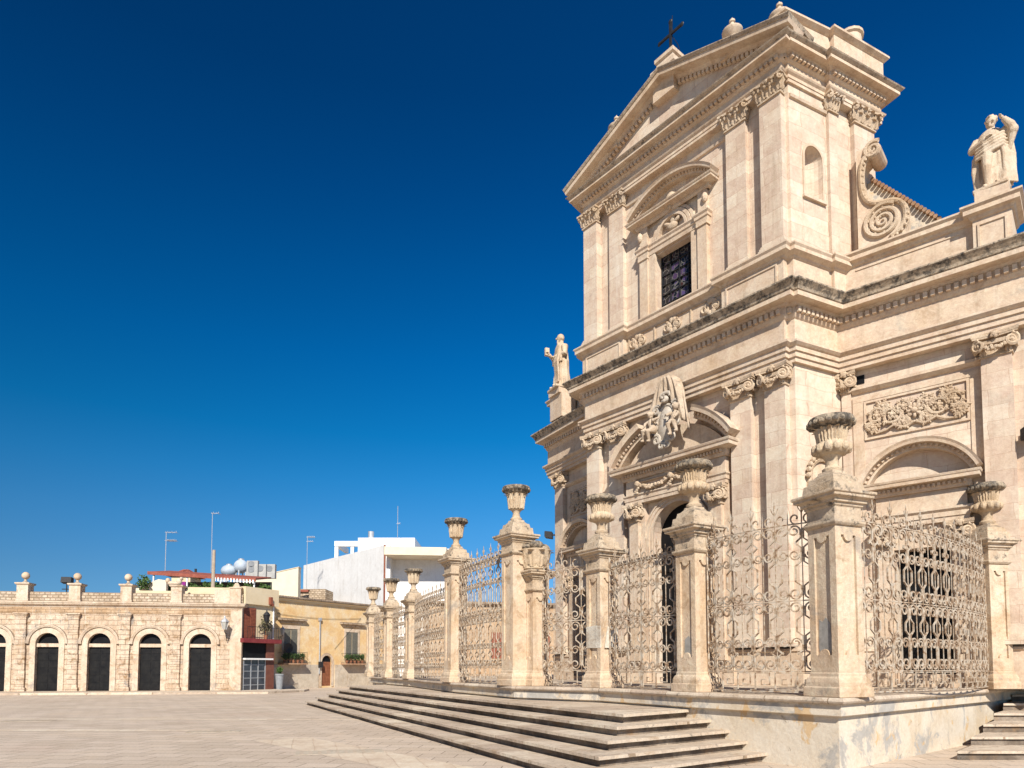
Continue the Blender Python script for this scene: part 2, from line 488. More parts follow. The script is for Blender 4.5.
    def sweep(s, path, prof, emb, closed=False, caps=True):
        """carry prof [(n, w)] along path [(u, v)]; n goes to the right of travel, w is the third axis"""
        P_ = [Vector((q[0], q[1])) for q in path]
        L = len(P_)
        mit = []
        for i in range(L):
            def nrm(a, b):
                d = (b - a)
                d.normalize()
                return Vector((d.y, -d.x))
            if closed:
                n1 = nrm(P_[i - 1], P_[i])
                n2 = nrm(P_[i], P_[(i + 1) % L])
            else:
                n1 = nrm(P_[i - 1], P_[i]) if i > 0 else nrm(P_[0], P_[1])
                n2 = nrm(P_[i], P_[i + 1]) if i < L - 1 else n1
                if i == 0:
                    n1 = n2
            mit.append((n1 + n2) / max(0.25, 1 + n1.dot(n2)))
        k = len(prof)
        vs = []
        fs = []
        for i in range(L):
            for (o_, w_) in prof:
                q = P_[i] + mit[i] * o_
                vs.append(emb(q.x, q.y, w_))
        for i in range(L if closed else L - 1):
            j = (i + 1) % L
            for a in range(k - 1):
                fs.append((i * k + a, j * k + a, j * k + a + 1, i * k + a + 1))
        if caps and not closed:
            fs.append(tuple(range(k - 1, -1, -1)))
            fs.append(tuple((L - 1) * k + a for a in range(k)))
        s.add(vs, fs)
    def poly(s, outer, holes, emb, depth=0.0):
        """flat face with holes in (s, z); reveals go back by depth"""
        loops = [outer] + list(holes)
        tri = tessellate_polygon([[Vector((q[0], q[1], 0)) for q in lp] for lp in loops])
        flat = [q for lp in loops for q in lp]
        s.add([emb(q[0], 0, q[1]) for q in flat], tri)
        if depth:
            for h in holes:
                n = len(h)
                vs = [emb(q[0], 0, q[1]) for q in h] + [emb(q[0], depth, q[1]) for q in h]
                s.add(vs, [(i, (i + 1) % n, n + (i + 1) % n, n + i) for i in range(n)])
    def prism(s, pts, emb, d0, d1):
        """outline (s, z) given the thickness d0..d1 along y"""
        n = len(pts)
        vs = [emb(q[0], d0, q[1]) for q in pts] + [emb(q[0], d1, q[1]) for q in pts]
        tri = tessellate_polygon([[Vector((q[0], q[1], 0)) for q in pts]])
        fs = [tuple(q) for q in tri] + [tuple(i + n for i in reversed(q)) for q in tri]
        fs += [(i, (i + 1) % n, n + (i + 1) % n, n + i) for i in range(n)]
        s.add(vs, fs)
    def slab(s, pts, z0, z1):
        n = len(pts)
        vs = [(q[0], q[1], z0) for q in pts] + [(q[0], q[1], z1) for q in pts]
        tri = tessellate_polygon([[Vector((q[0], q[1], 0)) for q in pts]])
        fs = [tuple(reversed(q)) for q in tri] + [tuple(i + n for i in q) for q in tri]
        fs += [(i, (i + 1) % n, n + (i + 1) % n, n + i) for i in range(n)]
        s.add(vs, fs)
    def mesh(s, name, mat, smooth=False, wob=0.0):
        me = bpy.data.meshes.new(name)
        me.from_pydata(s.v, [], s.f)
        me.materials.append(M[mat] if isinstance(mat, str) else mat)
        if smooth:
            me.polygons.foreach_set('use_smooth', [True] * len(me.polygons))
            if smooth != 'full':
                try:
                    me.set_sharp_from_angle(angle=radians(40))
                except Exception:
                    pass
        me.update()
        return me
    def build(s, name, mat, parent=None, smooth=False, loc=None, rz=0.0):
        return link(name, s.mesh(name, mat, smooth), parent, loc, rz)

def link(name, me, parent=None, loc=None, rz=0.0):
    o = bpy.data.objects.new(name, me)
    COL.objects.link(o)
    if parent is not None:
        o.parent = parent
    if loc is not None:
        o.location = loc
    o.rotation_euler = (0, 0, rz)
    return o
def tag(o, label, cat=None, group=None, kind=None):
    if label:
        o['label'] = label
    if cat:
        o['category'] = cat
    if group:
        o['group'] = group
    if kind:
        o['kind'] = kind
    return o
def empty(name, loc=(0, 0, 0), rz=0.0):
    o = bpy.data.objects.new(name, None)
    o.empty_display_size = 0.2
    COL.objects.link(o)
    o.location = loc
    o.rotation_euler = (0, 0, rz)
    return o
def copy_tree(o, parent=None):
    c = o.copy()
    COL.objects.link(c)
    if parent is not None:
        c.parent = parent
    for ch in [q for q in bpy.data.objects if q.parent == o]:
        copy_tree(ch, c)
    return c

class Frame:
    """a wall line in plan: s runs to the viewer's right along it, y into the wall"""
    def __init__(f, x, y, ang):
        f.x, f.y, f.ang = x, y, ang
        f.c, f.s = cos(ang), sin(ang)
    def __call__(f, s, y, z):
        return (f.x + s * f.c - y * f.s, f.y + s * f.s + y * f.c, z)
    def p2(f, s, y):
        q = f(s, y, 0)
        return (q[0], q[1])
XYZ = lambda x, y, z: (x, y, z)

def arc(cx, cz, r, a0, a1, n):
    return [(cx + r * cos(a0 + (a1 - a0) * i / n), cz + r * sin(a0 + (a1 - a0) * i / n)) for i in range(n + 1)]
def arch_hole(c, half, z0, spring, n=14):
    """opening with a round head, as a closed loop"""
    return [(c - half, z0), (c + half, z0)] + arc(c, spring, half, 0, pi, n)
def spiral(c, r, a0, turns, n=16, shrink=0.25):
    out = []
    for i in range(n + 1):
        q = i / n
        rr = r * (1 - (1 - shrink) * q)
        a = a0 + turns * 2 * pi * q
        out.append((c[0] + rr * cos(a), c[1] + rr * sin(a)))
    return out

# ================================================================== THE GROUND
g = MB()
g.slab([(-400, -120), (400, -120), (400, 600), (-400, 600)], -0.3, 0.0)
tag(g.build('plaza', 'paving'), 'beige stone slab paving of the wide church square', kind='structure')

# ================================================================== THE CHURCH (local: x along the front, y into the church)
CH_ANG = radians(38.7)
CH_O = (5.29, 21.50)
church = empty('church', (CH_O[0], CH_O[1], 0), CH_ANG - pi / 2)
tag(church, 'tall honey coloured baroque church with pediment, round headed portal and convex side wings', 'church')

A = 4.0                                   # half width of the front wall
SIDE = radians(77.3)
FR = Frame(0, 0, 0)                       # front
RR = Frame(A, 0, SIDE)                    # right return, s runs back from the front corner
RL = Frame(-A, 0, -SIDE)                  # left return, s runs (negative) back
WA = radians(10.3)
WR = Frame(4.0, 1.75, WA)                 # right wing
WL = Frame(-4.0, 1.75, -WA)               # left wing, s negative
RET = 1.87                                # length of the lower returns
WEND = 4.62                               # end of the wing walls
Z0 = 1.27                                 # floor of the terrace
DEEP = 17.0                               # back of the church

def wing_pt(fr, s, out, sg):              # plan point on a wing (sg=+1 right, -1 left), out = how far proud
    return fr.p2(sg * s, -out)
# plan of the lower storey face at a given projection
def plan_lower(e, e_wing=None, ressaut=0.17):
    ew = e if e_wing is None else e_wing
    R = []
    R.append((3.87, -e))
    if ressaut:
        R.append((3.87, -(e - ressaut)))
    # corner of the wall, then the inner corner where return and wing meet
    q = RR.p2(0, 0)
    no = (sin(SIDE), -cos(SIDE))
    off = max(e - ressaut, 0.02)
    # corner: intersection of y=-off and the return line moved out by off
    t_ = (-off - (q[1] + no[1] * off)) / sin(SIDE)
    R.append((q[0] + no[0] * off + cos(SIDE) * t_, -off))
    # inner corner: return line (moved off) with wing line (moved ew)
    a = Vector((q[0] + no[0] * off, q[1] + no[1] * off))
    d = Vector((cos(SIDE), sin(SIDE)))
    b_ = Vector(WR.p2(0, -ew))
    dw = Vector((cos(WA), sin(WA)))
    den = d.x * dw.y - d.y * dw.x
    tt = ((b_.x - a.x) * dw.y - (b_.y - a.y) * dw.x) / den
    R.append(tuple(a + d * tt))
    R.append(WR.p2(WEND + ew, -ew))
    R.append((WR.p2(WEND + ew, 0)[0], DEEP))
    L_ = [(-x, y) for x, y in reversed(R)]
    return L_ + R

# ---- lower walls with their openings
wall = MB()
front_hole = arch_hole(0, 1.02, Z0, 6.05, 18)
wall.poly([(-A, Z0), (A, Z0), (A, 12.2), (-A, 12.2)], [front_hole], FR, 0.42)
for fr, s0, s1 in ((RR, 0, RET + 0.2), (RL, -RET - 0.2, 0)):
    wall.poly([(s0, Z0), (s1, Z0), (s1, 12.2), (s0, 12.2)], [], fr)
for fr, sg in ((WR, 1), (WL, -1)):
    lo, hi = sorted((sg * 0.38, sg * WEND))
    c = sg * 2.3
    wall.poly([(lo, Z0), (hi, Z0), (hi, 12.2), (lo, 12.2)], [[(c - 0.66, Z0 + 0.35), (c + 0.66, Z0 + 0.35), (c + 0.66, 4.95), (c - 0.66, 4.95)]], fr, 0.55)
    q = fr.p2(sg * WEND, 0)
    wall.add([(q[0], q[1], Z0), (q[0], DEEP, Z0), (q[0], DEEP, 12.2), (q[0], q[1], 12.2)], [(0, 1, 2, 3)])
q = WR.p2(WEND, 0)
wall.add([(-q[0], DEEP, Z0), (q[0], DEEP, Z0), (q[0], DEEP, 12.2), (-q[0], DEEP, 12.2)], [(0, 1, 2, 3)])
lower_wall = wall.build('lower_wall', 'wall', church)

# ---- plinth
def cut_plan(e, x0, x1):
    return [(x0, -e), (x1, -e)]
def base_prof(z0, z1, o_=0.10):
    return [(0, z0), (o_, z0), (o_, z1 - 0.16), (o_ + 0.04, z1 - 0.12), (o_ + 0.03, z1 - 0.06), (o_ - 0.04, z1), (0, z1)]
full = plan_lower(0.02, 0.02, 0)
for side in (-1, 1):
    pth = [(1.9, -0.02), (A + 0.02, -0.02)] + [RR.p2(RET - 0.05, -0.02)]
    pw = [WR.p2(0.42, -0.02), WR.p2(1.15, -0.02)]
    pw2 = [WR.p2(3.45, -0.02), WR.p2(WEND + 0.02, -0.02), (WR.p2(WEND + 0.02, 0)[0], DEEP)]
    for path in (pth, pw, pw2):
        pl = MB()
        if side < 0:
            path = [(-x, y) for x, y in reversed(path)]
        pl.sweep(path, base_prof(Z0, 2.35), XYZ)
        pl.build('plinth', 'trim', church)

# ---- main entablature of the lower storey
ent = MB()
e0 = plan_lower(0.27)
prof = [(-0.25, 10.16), (0, 10.16), (0, 10.29), (0.045, 10.29), (0.045, 10.44), (0.09, 10.44), (0.09, 10.56), (0.13, 10.58), (0.19, 10.64), (0.19, 10.70),
        (0.0, 10.72), (0.0, 11.36), (0.04, 11.40), (0.08, 11.47), (0.08, 11.66), (0.13, 11.68), (0.17, 11.75), (0.43, 11.76), (0.43, 11.89), (-0.2, 11.90)]
ent.sweep(e0, prof, XYZ)
gut = MB()
gut.sweep(e0, [(-0.3, 11.892), (0.435, 11.893), (0.46, 11.91), (0.48, 11.97), (0.49, 11.99), (0.55, 12.06), (0.60, 12.11), (0.60, 12.15), (-0.3, 12.18)], XYZ)
gut.build('cornice', 'gutter', church)

def dentils(mb, path, out0, out1, z0, z1, pitch, wd, emb=XYZ):
    for i in range(len(path) - 1):
        a = Vector(path[i])
        b_ = Vector(path[i + 1])
        L = (b_ - a).length
        if L < pitch:
            continue
        d = (b_ - a) / L
        n_ = Vector((d.y, -d.x))
        k = int(L / pitch)
        for j in range(k):
            m0 = (j + 0.5) * L / k
            pts = []
            for oo in (out0, out1):
                for ss in (-wd / 2, wd / 2):
                    q = a + d * (m0 + ss) + n_ * oo
                    pts.append(q)
            vs = [emb(pts[i_].x, pts[i_].y, z) for z in (z0, z1) for i_ in (0, 1, 3, 2)]
            mb.add(vs, [(0, 3, 2, 1), (4, 5, 6, 7), (0, 1, 5, 4), (1, 2, 6, 5), (2, 3, 7, 6), (3, 0, 4, 7)])
vis = plan_lower(0.27 + 0.08)
dentils(ent, vis[1:-1], -0.01, 0.10, 11.50, 11.64, 0.17, 0.10)
ent.build('entablature', 'trim', church)

# ---- the floor above the lower storey (roofs of the wings behind the parapets)
rf = MB()
rf.slab([(x, y) for x, y in plan_lower(0.1)], 11.95, 12.18)
rf.build('wing_roof', 'tile', church)

# ---- capitals
def volute(mb, c, r, ang, turn, th=0.045, yd=0.0):
    """spiral scroll standing in the plane turned by ang round the vertical"""
    pts = spiral((0, 0), r, pi / 2, turn, 18, 0.22)
    mb.tube([(c[0] + u * cos(ang), c[1] + u * sin(ang), c[2] + v_) for u, v_ in pts], [th * (1 - 0.45 * i / 18) for i in range(19)], 5)
    mb.ell(c, (0.05, 0.05, 0.05), 6, 5)
def leaf(mb, x, y, z, h, wd, ang, curl=0.5, lean=0.06):
    """acanthus leaf: broad strip rising and rolling forward at its tip; ang = facing direction (0 = -y)"""
    n = 7
    vs = []
    for i in range(n):
        q = i / (n - 1)
        if q < 0.7:
            zz = h * q / 0.7 * 0.92
            out = lean * q
        else:
            a = (q - 0.7) / 0.3 * 2.4
            zz = h * 0.92 + 0.11 * h * sin(a)
            out = lean * 0.7 + 0.20 * h * (1 - cos(a)) * curl
        ww = wd * (0.75 + 0.5 * sin(q * pi * 0.9)) * (1 - 0.45 * q * q) * (1 + 0.18 * ((i % 2) * 2 - 1))
        for u, dp in ((-1, 0.0), (-0.45, 0.035), (0, 0.012), (0.45, 0.035), (1, 0.0)):
            lx = u * ww / 2
            ly = -(out + dp)
            vs.append((x + lx * cos(ang) - ly * sin(ang), y + lx * sin(ang) + ly * cos(ang), z + zz))
    fs = []
    for i in range(n - 1):
        for k in range(4):
            fs.append((i * 5 + k, i * 5 + k + 1, i * 5 + k + 6, i * 5 + k + 5))
    mb.add(vs, fs)
def garland(mb, p0, p1, sag, r, n=22, bulge=0.25, yo=0.0, seed=1):
    rnd = random.Random(seed)
    pts = []
    rr = []
    for i in range(n + 1):
        q = i / n
        pts.append((p0[0] + (p1[0] - p0[0]) * q, p0[1] + (p1[1] - p0[1]) * q + yo * sin(pi * q), p0[2] + (p1[2] - p0[2]) * q - sag * 4 * q * (1 - q)))
        rr.append(r * (0.55 + 0.45 * sin(pi * q)) * (1 + bulge * (1 if i % 2 else -0.6)))
    mb.tube(pts, rr, 6)
    for i in range(1, n, 2):
        a = rnd.uniform(0, 6.28)
        mb.ell((pts[i][0] + cos(a) * rr[i] * 0.6, pts[i][1] - rr[i] * 0.6, pts[i][2] + sin(a) * rr[i] * 0.6), (rr[i] * 0.6,) * 3, 6, 4)
def ionic_mesh(wd, h=0.6):
    mb = MB()
    hw = wd / 2
    # necking and echinus
    mb.box(-hw - 0.03, hw + 0.03, -0.05, 0.2, 0.0, 0.05)
    mb.box(-hw, hw, -0.03, 0.2, 0.05, h * 0.75)
    mb.box(-hw - 0.05, hw + 0.05, -0.10, 0.2, h * 0.5, h * 0.66)
    # abacus with hollowed sides
    ab = [(-hw - 0.17, -0.19), (-hw - 0.05, -0.15), (0, -0.10), (hw + 0.05, -0.15), (hw + 0.17, -0.19), (hw + 0.14, 0.2), (-hw - 0.14, 0.2)]
    mb.slab(ab, h * 0.84, h * 0.98)
    mb.slab([(x * 0.96, y * 0.94) for x, y in ab], h * 0.76, h * 0.84)
    for sg in (-1, 1):
        volute(mb, (sg * (hw + 0.02), -0.14, h * 0.47), 0.165, sg * 0.55, -sg * 1.6, 0.055)
        volute(mb, (sg * (hw + 0.10), 0.02, h * 0.47), 0.15, sg * 1.35, -sg * 1.6, 0.05)
        leaf(mb, sg * (hw - 0.06), -0.05, 0.03, h * 0.4, 0.14, 0, 0.6)
    garland(mb, (-hw + 0.02, -0.15, h * 0.50), (hw - 0.02, -0.15, h * 0.50), 0.17, 0.062, 18, 0.3, -0.05)
    mb.ell((0, -0.15, h * 0.86), (0.09, 0.06, 0.09), 8, 6)
    for k in range(5):
        a = 2 * pi * k / 5
        mb.ell((0.07 * cos(a), -0.15, h * 0.86 + 0.07 * sin(a)), (0.045, 0.05, 0.045), 6, 4)
    return mb
def corinth_mesh(wd, h=0.50):
    mb = MB()
    hw = wd / 2
    mb.box(-hw - 0.03, hw + 0.03, -0.05, 0.2, 0.0, 0.045)
    vs0 = [(-hw + 0.02, -0.02), (hw - 0.02, -0.02), (hw - 0.02, 0.2), (-hw + 0.02, 0.2)]
    vs1 = [(-hw - 0.06, -0.12), (hw + 0.06, -0.12), (hw + 0.06, 0.2), (-hw - 0.06, 0.2)]
    mb.add([(x, y, 0.045) for x, y in vs0] + [(x, y, h * 0.82) for x, y in vs1], [(0, 1, 5, 4), (1, 2, 6, 5), (2, 3, 7, 6), (3, 0, 4, 7), (4, 5, 6, 7)])
    for k, u in enumerate((-0.33, 0.0, 0.33)):
        leaf(mb, u * wd, -0.02, 0.05, h * 0.42, wd * 0.34, 0, 0.9, 0.08)
    for u in (-0.5, -0.17, 0.17, 0.5):
        leaf(mb, u * wd * 0.98, -0.03, 0.08, h * 0.66, wd * 0.30, 0, 0.9, 0.13)
    for sg in (-1, 1):
        leaf(mb, sg * hw, 0.06, 0.05, h * 0.42, 0.2, sg * pi / 2, 0.9, 0.08)
        leaf(mb, sg * hw, 0.0, 0.08, h * 0.66, 0.2, sg * pi / 4, 0.9, 0.14)
        volute(mb, (sg * (hw + 0.07), -0.16, h * 0.74), 0.085, sg * 0.8, -sg * 1.5, 0.035)
        volute(mb, (sg * 0.07, -0.13, h * 0.72), 0.06, 0, sg * 1.5, 0.028)
    ab = [(-hw - 0.14, -0.21), (0, -0.13), (hw + 0.14, -0.21), (hw + 0.12, 0.2), (-hw - 0.12, 0.2)]
    mb.slab(ab, h * 0.86, h * 1.0)
    mb.ell((0, -0.16, h * 0.9), (0.07, 0.05, 0.07), 7, 5)
    return mb
ION = {}
COR = {}
def pilaster(fr, s, wd, z0, z1, prj, capital, flank=0.0, base=True, name='pilaster'):
    """pilaster centred at s: shaft with base, and its capital as a sub-part"""
    mb = MB()
    h = wd / 2
    mb.box(-h, h, -prj, 0.05, z0, z1)
    if base:
        for (oo, za, zb) in ((0.08, z0, z0 + 0.12), (0.055, z0 + 0.12, z0 + 0.19), (0.03, z0 + 0.19, z0 + 0.25)):
            mb.box(-h - oo, h + oo, -prj - oo, 0.05, za, zb)
    q = fr(s, 0, 0)
    o_ = mb.build(name, 'wall', church, False, q, fr.ang)
    if capital == 'ionic':
        if wd not in ION:
            ION[wd] = ionic_mesh(wd).mesh('capital', 'carve', True)
        link('capital', ION[wd], o_, (0, -prj, z1))
    elif capital == 'corinthian':
        if wd not in COR:
            COR[wd] = corinth_mesh(wd).mesh('capital', 'carve', True)
        link('capital', COR[wd], o_, (0, -prj, z1))
    return o_

# paired giant pilasters of the front, wing pilasters, corner slivers
for sg in (-1, 1):
    pilaster(FR, sg * 2.43, 0.66, 2.35, 9.56, 0.22, 'ionic')
    pilaster(FR, sg * 3.52, 0.62, 2.35, 9.56, 0.24, 'ionic')
    pilaster(WR if sg > 0 else WL, sg * 4.07, 0.64, 2.35, 9.56, 0.22, 'ionic')
    pilaster(WR if sg > 0 else WL, sg * 0.55, 0.24, 2.35, 9.56, 0.10, 'ionic')

# string course and the shallow upper field of the wings
for fr, sg in ((WR, 1), (WL, -1)):
    st = MB()
    lo, hi = sorted((sg * 0.7, sg * 3.74))
    st.sweep([fr.p2(lo, 0), fr.p2(hi, 0)], [(0, 9.50), (0.05, 9.51), (0.14, 9.59), (0.14, 9.66), (0.05, 9.70), (0, 9.71)], XYZ)
    st.box(lo, hi, -0.035, 0.05, 9.25, 9.40, fr)
    st.box(*sorted((sg * 0.7, sg * 0.98)), -0.03, 0.05, 6.0, 9.25, fr)
    st.box(*sorted((sg * 3.48, sg * 3.74)), -0.03, 0.05, 6.0, 9.25, fr)
    st.build('string_course', 'trim', church)
vh = MB()
vh.box(0.80, 1.02, -0.02, 0.10, 9.78, 10.02, WR)
vh.build('vent_hole', 'dark', church)

# ---- carved relief panels of the wings
def acanthus_panel(wd, h, seed):
    mb = MB()
    rnd = random.Random(seed)
    def vine(pts, r):
        n = len(pts)
        mb.tube([(x, -0.04 - 0.02 * sin(i * 0.8), z) for i, (x, z) in enumerate(pts)], [r * (1 - 0.5 * i / n) for i in range(n)], 6)
    def leafy(x, z, a, s):
        # three lobed leaf lying on the ground of the relief
        for da, k in ((-0.7, 0.7), (0, 1), (0.7, 0.7)):
            L = s * k
            u = (cos(a + da), sin(a + da))
            mb.ell((x + u[0] * L * 0.5, -0.05, z + u[1] * L * 0.5), (L * 0.55, 0.05, s * 0.24), 7, 5, Matrix.Rotation(-(a + da), 3, 'Y'))
    for sg in (-1, 1):
        for (cx, cz, r, t0, tn) in ((0.24 * wd, 0.02, 0.27 * h, pi, 1.5), (0.40 * wd, 0.06, 0.24 * h, pi * 0.9, -1.4), (0.12 * wd, 0.18 * h, 0.20 * h, pi * 1.2, -1.3), (0.45 * wd, -0.25 * h, 0.16 * h, 0.2, 1.3), (0.12 * wd, -0.26 * h, 0.16 * h, 2.0, 1.4), (0.33 * wd, 0.32 * h, 0.13 * h, 4.0, -1.4)):
            pts = spiral((sg * cx, cz), r, t0 if sg > 0 else pi - t0, tn * sg, 20, 0.2)
            vine(pts, 0.055)
            for i in range(1, 18, 2):
                a = atan2(pts[i][1] - cz, pts[i][0] - sg * cx) + rnd.uniform(-0.7, 0.7)
                leafy(pts[i][0], pts[i][1], a, rnd.uniform(0.09, 0.15))
            mb.ell((sg * cx, -0.07, cz), (0.06, 0.06, 0.06), 7, 5)
            for k in range(5):
                a = k * 2 * pi / 5
                mb.ell((sg * cx + 0.07 * cos(a), -0.06, cz + 0.07 * sin(a)), (0.045, 0.05, 0.045), 6, 4)
        vine([(sg * 0.02, -0.30 * h), (sg * 0.10 * wd, -0.42 * h), (sg * 0.22 * wd, -0.30 * h), (sg * 0.30 * wd, -0.40 * h), (sg * 0.42 * wd, -0.44 * h)], 0.05)
    for k in range(8):
        a = k * pi / 4
        mb.ell((0.13 * cos(a), -0.06, 0.13 * sin(a)), (0.085, 0.06, 0.05), 7, 5, Matrix.Rotation(-a, 3, 'Y'))
    mb.ell((0, -0.10, 0), (0.08, 0.07, 0.08), 8, 6)
    return mb
for fr, sg in ((WR, 1), (WL, -1)):
    bgp = MB()
    c = sg * 2.23
    # sunk border frame
    for (a0, a1, za, zb) in ((-1.24, 1.24, 9.17, 9.23), (-1.24, 1.24, 8.13, 8.19), (-1.24, -1.18, 8.19, 9.17), (1.18, 1.24, 8.19, 9.17)):
        bgp.box(c + a0, c + a1, -0.05, 0.02, za, zb, fr)
    fo = bgp.build('relief_panel', 'trim', church)
    rel = acanthus_panel(2.3, 0.96, 5 if sg > 0 else 9)
    rel.build('acanthus_relief', 'carve', fo, True, fr(c, -0.01, 8.68), fr.ang)

# ---- segmental pediment with dentils over a flat cornice, used by portals and window
def cornice_prof(h, out):
    return [(0, 0), (0.10 * out, 0.02 * h), (0.22 * out, 0.22 * h), (0.22 * out, 0.50 * h), (0.42 * out, 0.55 * h), (0.86 * out, 0.56 * h), (0.88 * out, 0.78 * h), (0.95 * out, 0.84 * h), (out, 0.97 * h), (out, h), (0, h)]
def box_cornice(mb, fr, c, half, z, h, out, prj, dent=True):
    """projecting flat cornice with returned ends; prj = plane it springs from"""
    pth = [fr.p2(c - half, 0.0), fr.p2(c - half, -prj), fr.p2(c + half, -prj), fr.p2(c + half, 0.0)]
    mb.sweep(pth, [(n_, z + w_) for n_, w_ in cornice_prof(h, out)], XYZ)
    if dent:
        q = [fr.p2(c - half, -prj), fr.p2(c + half, -prj)]
        dentils(mb, q, 0.2 * out, 0.42 * out, z + 0.26 * h, z + 0.48 * h, 0.11, 0.065)
def arc_cornice(mb, fr, c, half, z, rise, h, out, prj, a_cut=None, n=22):
    """curved cornice from (c-half, z) over the crown; a_cut = (from, to) fractions kept"""
    R_ = (half * half + rise * rise) / (2 * rise)
    cz = z + rise - R_
    a0 = atan2(z - cz, -half)
    a1 = atan2(z - cz, half)
    if a0 < 0:
        a0 += 2 * pi
    spans = a_cut or [(0, 1)]
    for f0, f1 in spans:
        aa, ab = a0 + (a1 - a0) * f0, a0 + (a1 - a0) * f1
        k = max(4, int(n * (f1 - f0)))
        pts = [(c + R_ * cos(aa + (ab - aa) * i / k), cz + R_ * sin(aa + (ab - aa) * i / k)) for i in range(k + 1)]
        # path runs left to right over the top: right of travel is inwards, so use negative n for outwards
        prof_ = [(0, 0.0), (0, -(prj + 0.22 * out)), (-0.5 * h, -(prj + 0.26 * out)), (-0.52 * h, -(prj + 0.86 * out)), (-0.78 * h, -(prj + 0.9 * out)), (-h, -(prj + out)), (-h * 1.04, 0.0)]
        mb.sweep(pts, prof_, lambda u, v_, w_: fr(u, w_, v_))
        # dentils under the curve
        m_ = max(3, int(R_ * abs(ab - aa) / 0.12))
        for j in range(m_):
            t_ = aa + (ab - aa) * (j + 0.5) / m_
            u = (cos(t_), sin(t_))
            tv = (-sin(t_), cos(t_))
            vs = []
            for y_ in (-(prj + 0.2 * out), -(prj + 0.44 * out)):
                for rr_, ss in ((0.22 * h, -0.033), (0.22 * h, 0.033), (0.48 * h, 0.033), (0.48 * h, -0.033)):
                    vs.append(fr(c + u[0] * (R_ + rr_) + tv[0] * ss, y_, cz + u[1] * (R_ + rr_) + tv[1] * ss))
            mb.add(vs, [(0, 1, 2, 3), (4, 7, 6, 5), (0, 4, 5, 1), (1, 5, 6, 2), (2, 6, 7, 3), (3, 7, 4, 0)])
    return R_, cz, a0, a1
def segment_outline(c, half, z, rise, n=22):
    R_ = (half * half + rise * rise) / (2 * rise)
    cz = z + rise - R_
    a0 = atan2(z - cz, half)
    a1 = pi - a0
    return [(c + R_ * cos(a0 + (a1 - a0) * i / n), cz + R_ * sin(a0 + (a1 - a0) * i / n)) for i in range(n + 1)]

# ---- the great portal
po = MB()
for sg in (-1, 1):
    lo, hi = sorted((sg * 1.22, sg * 1.95))
    po.box(lo, hi, -0.16, 0.02, Z0, 7.62, FR)
    po.box(*sorted((sg * 1.16, sg * 2.02)), -0.22, 0.02, Z0, 2.0, FR)
    po.box(*sorted((sg * 1.40, sg * 1.78)), -0.30, 0.0, 2.0, 6.62, FR)
    po.box(*sorted((sg * 1.34, sg * 1.84)), -0.36, 0.0, 2.0, 2.18, FR)
# architrave, frieze block
po.sweep([FR.p2(-1.95, 0), FR.p2(-1.95, -0.30), FR.p2(1.95, -0.30), FR.p2(1.95, 0)], [(-0.3, 7.22), (0, 7.22), (0, 7.34), (0.02, 7.34), (0.02, 7.45), (0.06, 7.50), (0.06, 7.54), (-0.02, 7.56), (-0.02, 8.02), (-0.3, 8.03)], XYZ)
box_cornice(po, FR, 0, 1.95, 8.02, 0.40, 0.42, 0.30)
portal = po.build('great_portal', 'trim', church)
for cut in ((0, 0.31), (0.69, 1)):
    pd = MB()
    arc_cornice(pd, FR, 0, 2.12, 8.44, 1.15, 0.36, 0.40, 0.32, [cut], 30)
    pd.build('broken_pediment', 'trim', portal)
pd = MB()
pd.prism(segment_outline(0, 1.95, 8.42, 1.05), FR, -0.20, 0.01)
pd.build('pediment_field', 'trim', portal)
ar = MB()
jamb = [(1.02, Z0), (1.02, 6.05)] + arc(0, 6.05, 1.02, 0, pi, 18)[1:] + [(-1.02, Z0)]
ar.sweep(jamb, [(-0.0, 0.02), (-0.0, -0.07), (0.0 + 0.0, -0.07), (0.10, -0.07), (0.10, -0.11), (0.20, -0.11), (0.20, -0.15), (0.25, -0.15), (0.25, 0.02)][::1], lambda u, v_, w_: FR(u, w_, v_))
ar.build('archivolt', 'trim', portal)
gl = MB()
gl.tube([(-1.4, -0.33, 7.90), (0, -0.33, 7.90), (1.4, -0.33, 7.90)], 0.03, 5)
garland(gl, (-1.35, -0.34, 7.86), (0, -0.34, 7.86), 0.20, 0.075, 20, 0.3, -0.03, 3)
garland(gl, (0, -0.34, 7.86), (1.35, -0.34, 7.86), 0.20, 0.075, 20, 0.3, -0.03, 4)
for sg in (-1, 0, 1):
    gl.ell((sg * 1.36, -0.36, 7.86), (0.11, 0.09, 0.12), 8, 6)
    for k in range(4):
        gl.ell((sg * 1.36 + 0.06 * cos(k * 1.57), -0.38, 7.70 - 0.05 * k), (0.06, 0.05, 0.05), 6, 4)
gl.build('fruit_garland', 'carve', portal, True)
for sg in (-1, 1):
    if 0.38 not in ION:
        ION[0.38] = ionic_mesh(0.38, 0.6).mesh('capital', 'carve', True)
    link('capital', ION[0.38], portal, (sg * 1.59, -0.30, 6.62))
dr = MB()
dr.box(-1.1, 1.1, 0.40, 0.48, Z0, 7.2)
for sg in (-1, 1):
    for k in range(4):
        z = Z0 + 0.2 + k * 1.15
        dr.box(*sorted((sg * 0.12, sg * 0.9)), 0.37, 0.41, z, z + 0.95)
dr.build('door', 'dark', portal)  # near-black panels stand in for the darkness of the open interior

# ---- coat of arms held by two putti, mantle above
sh = MB()
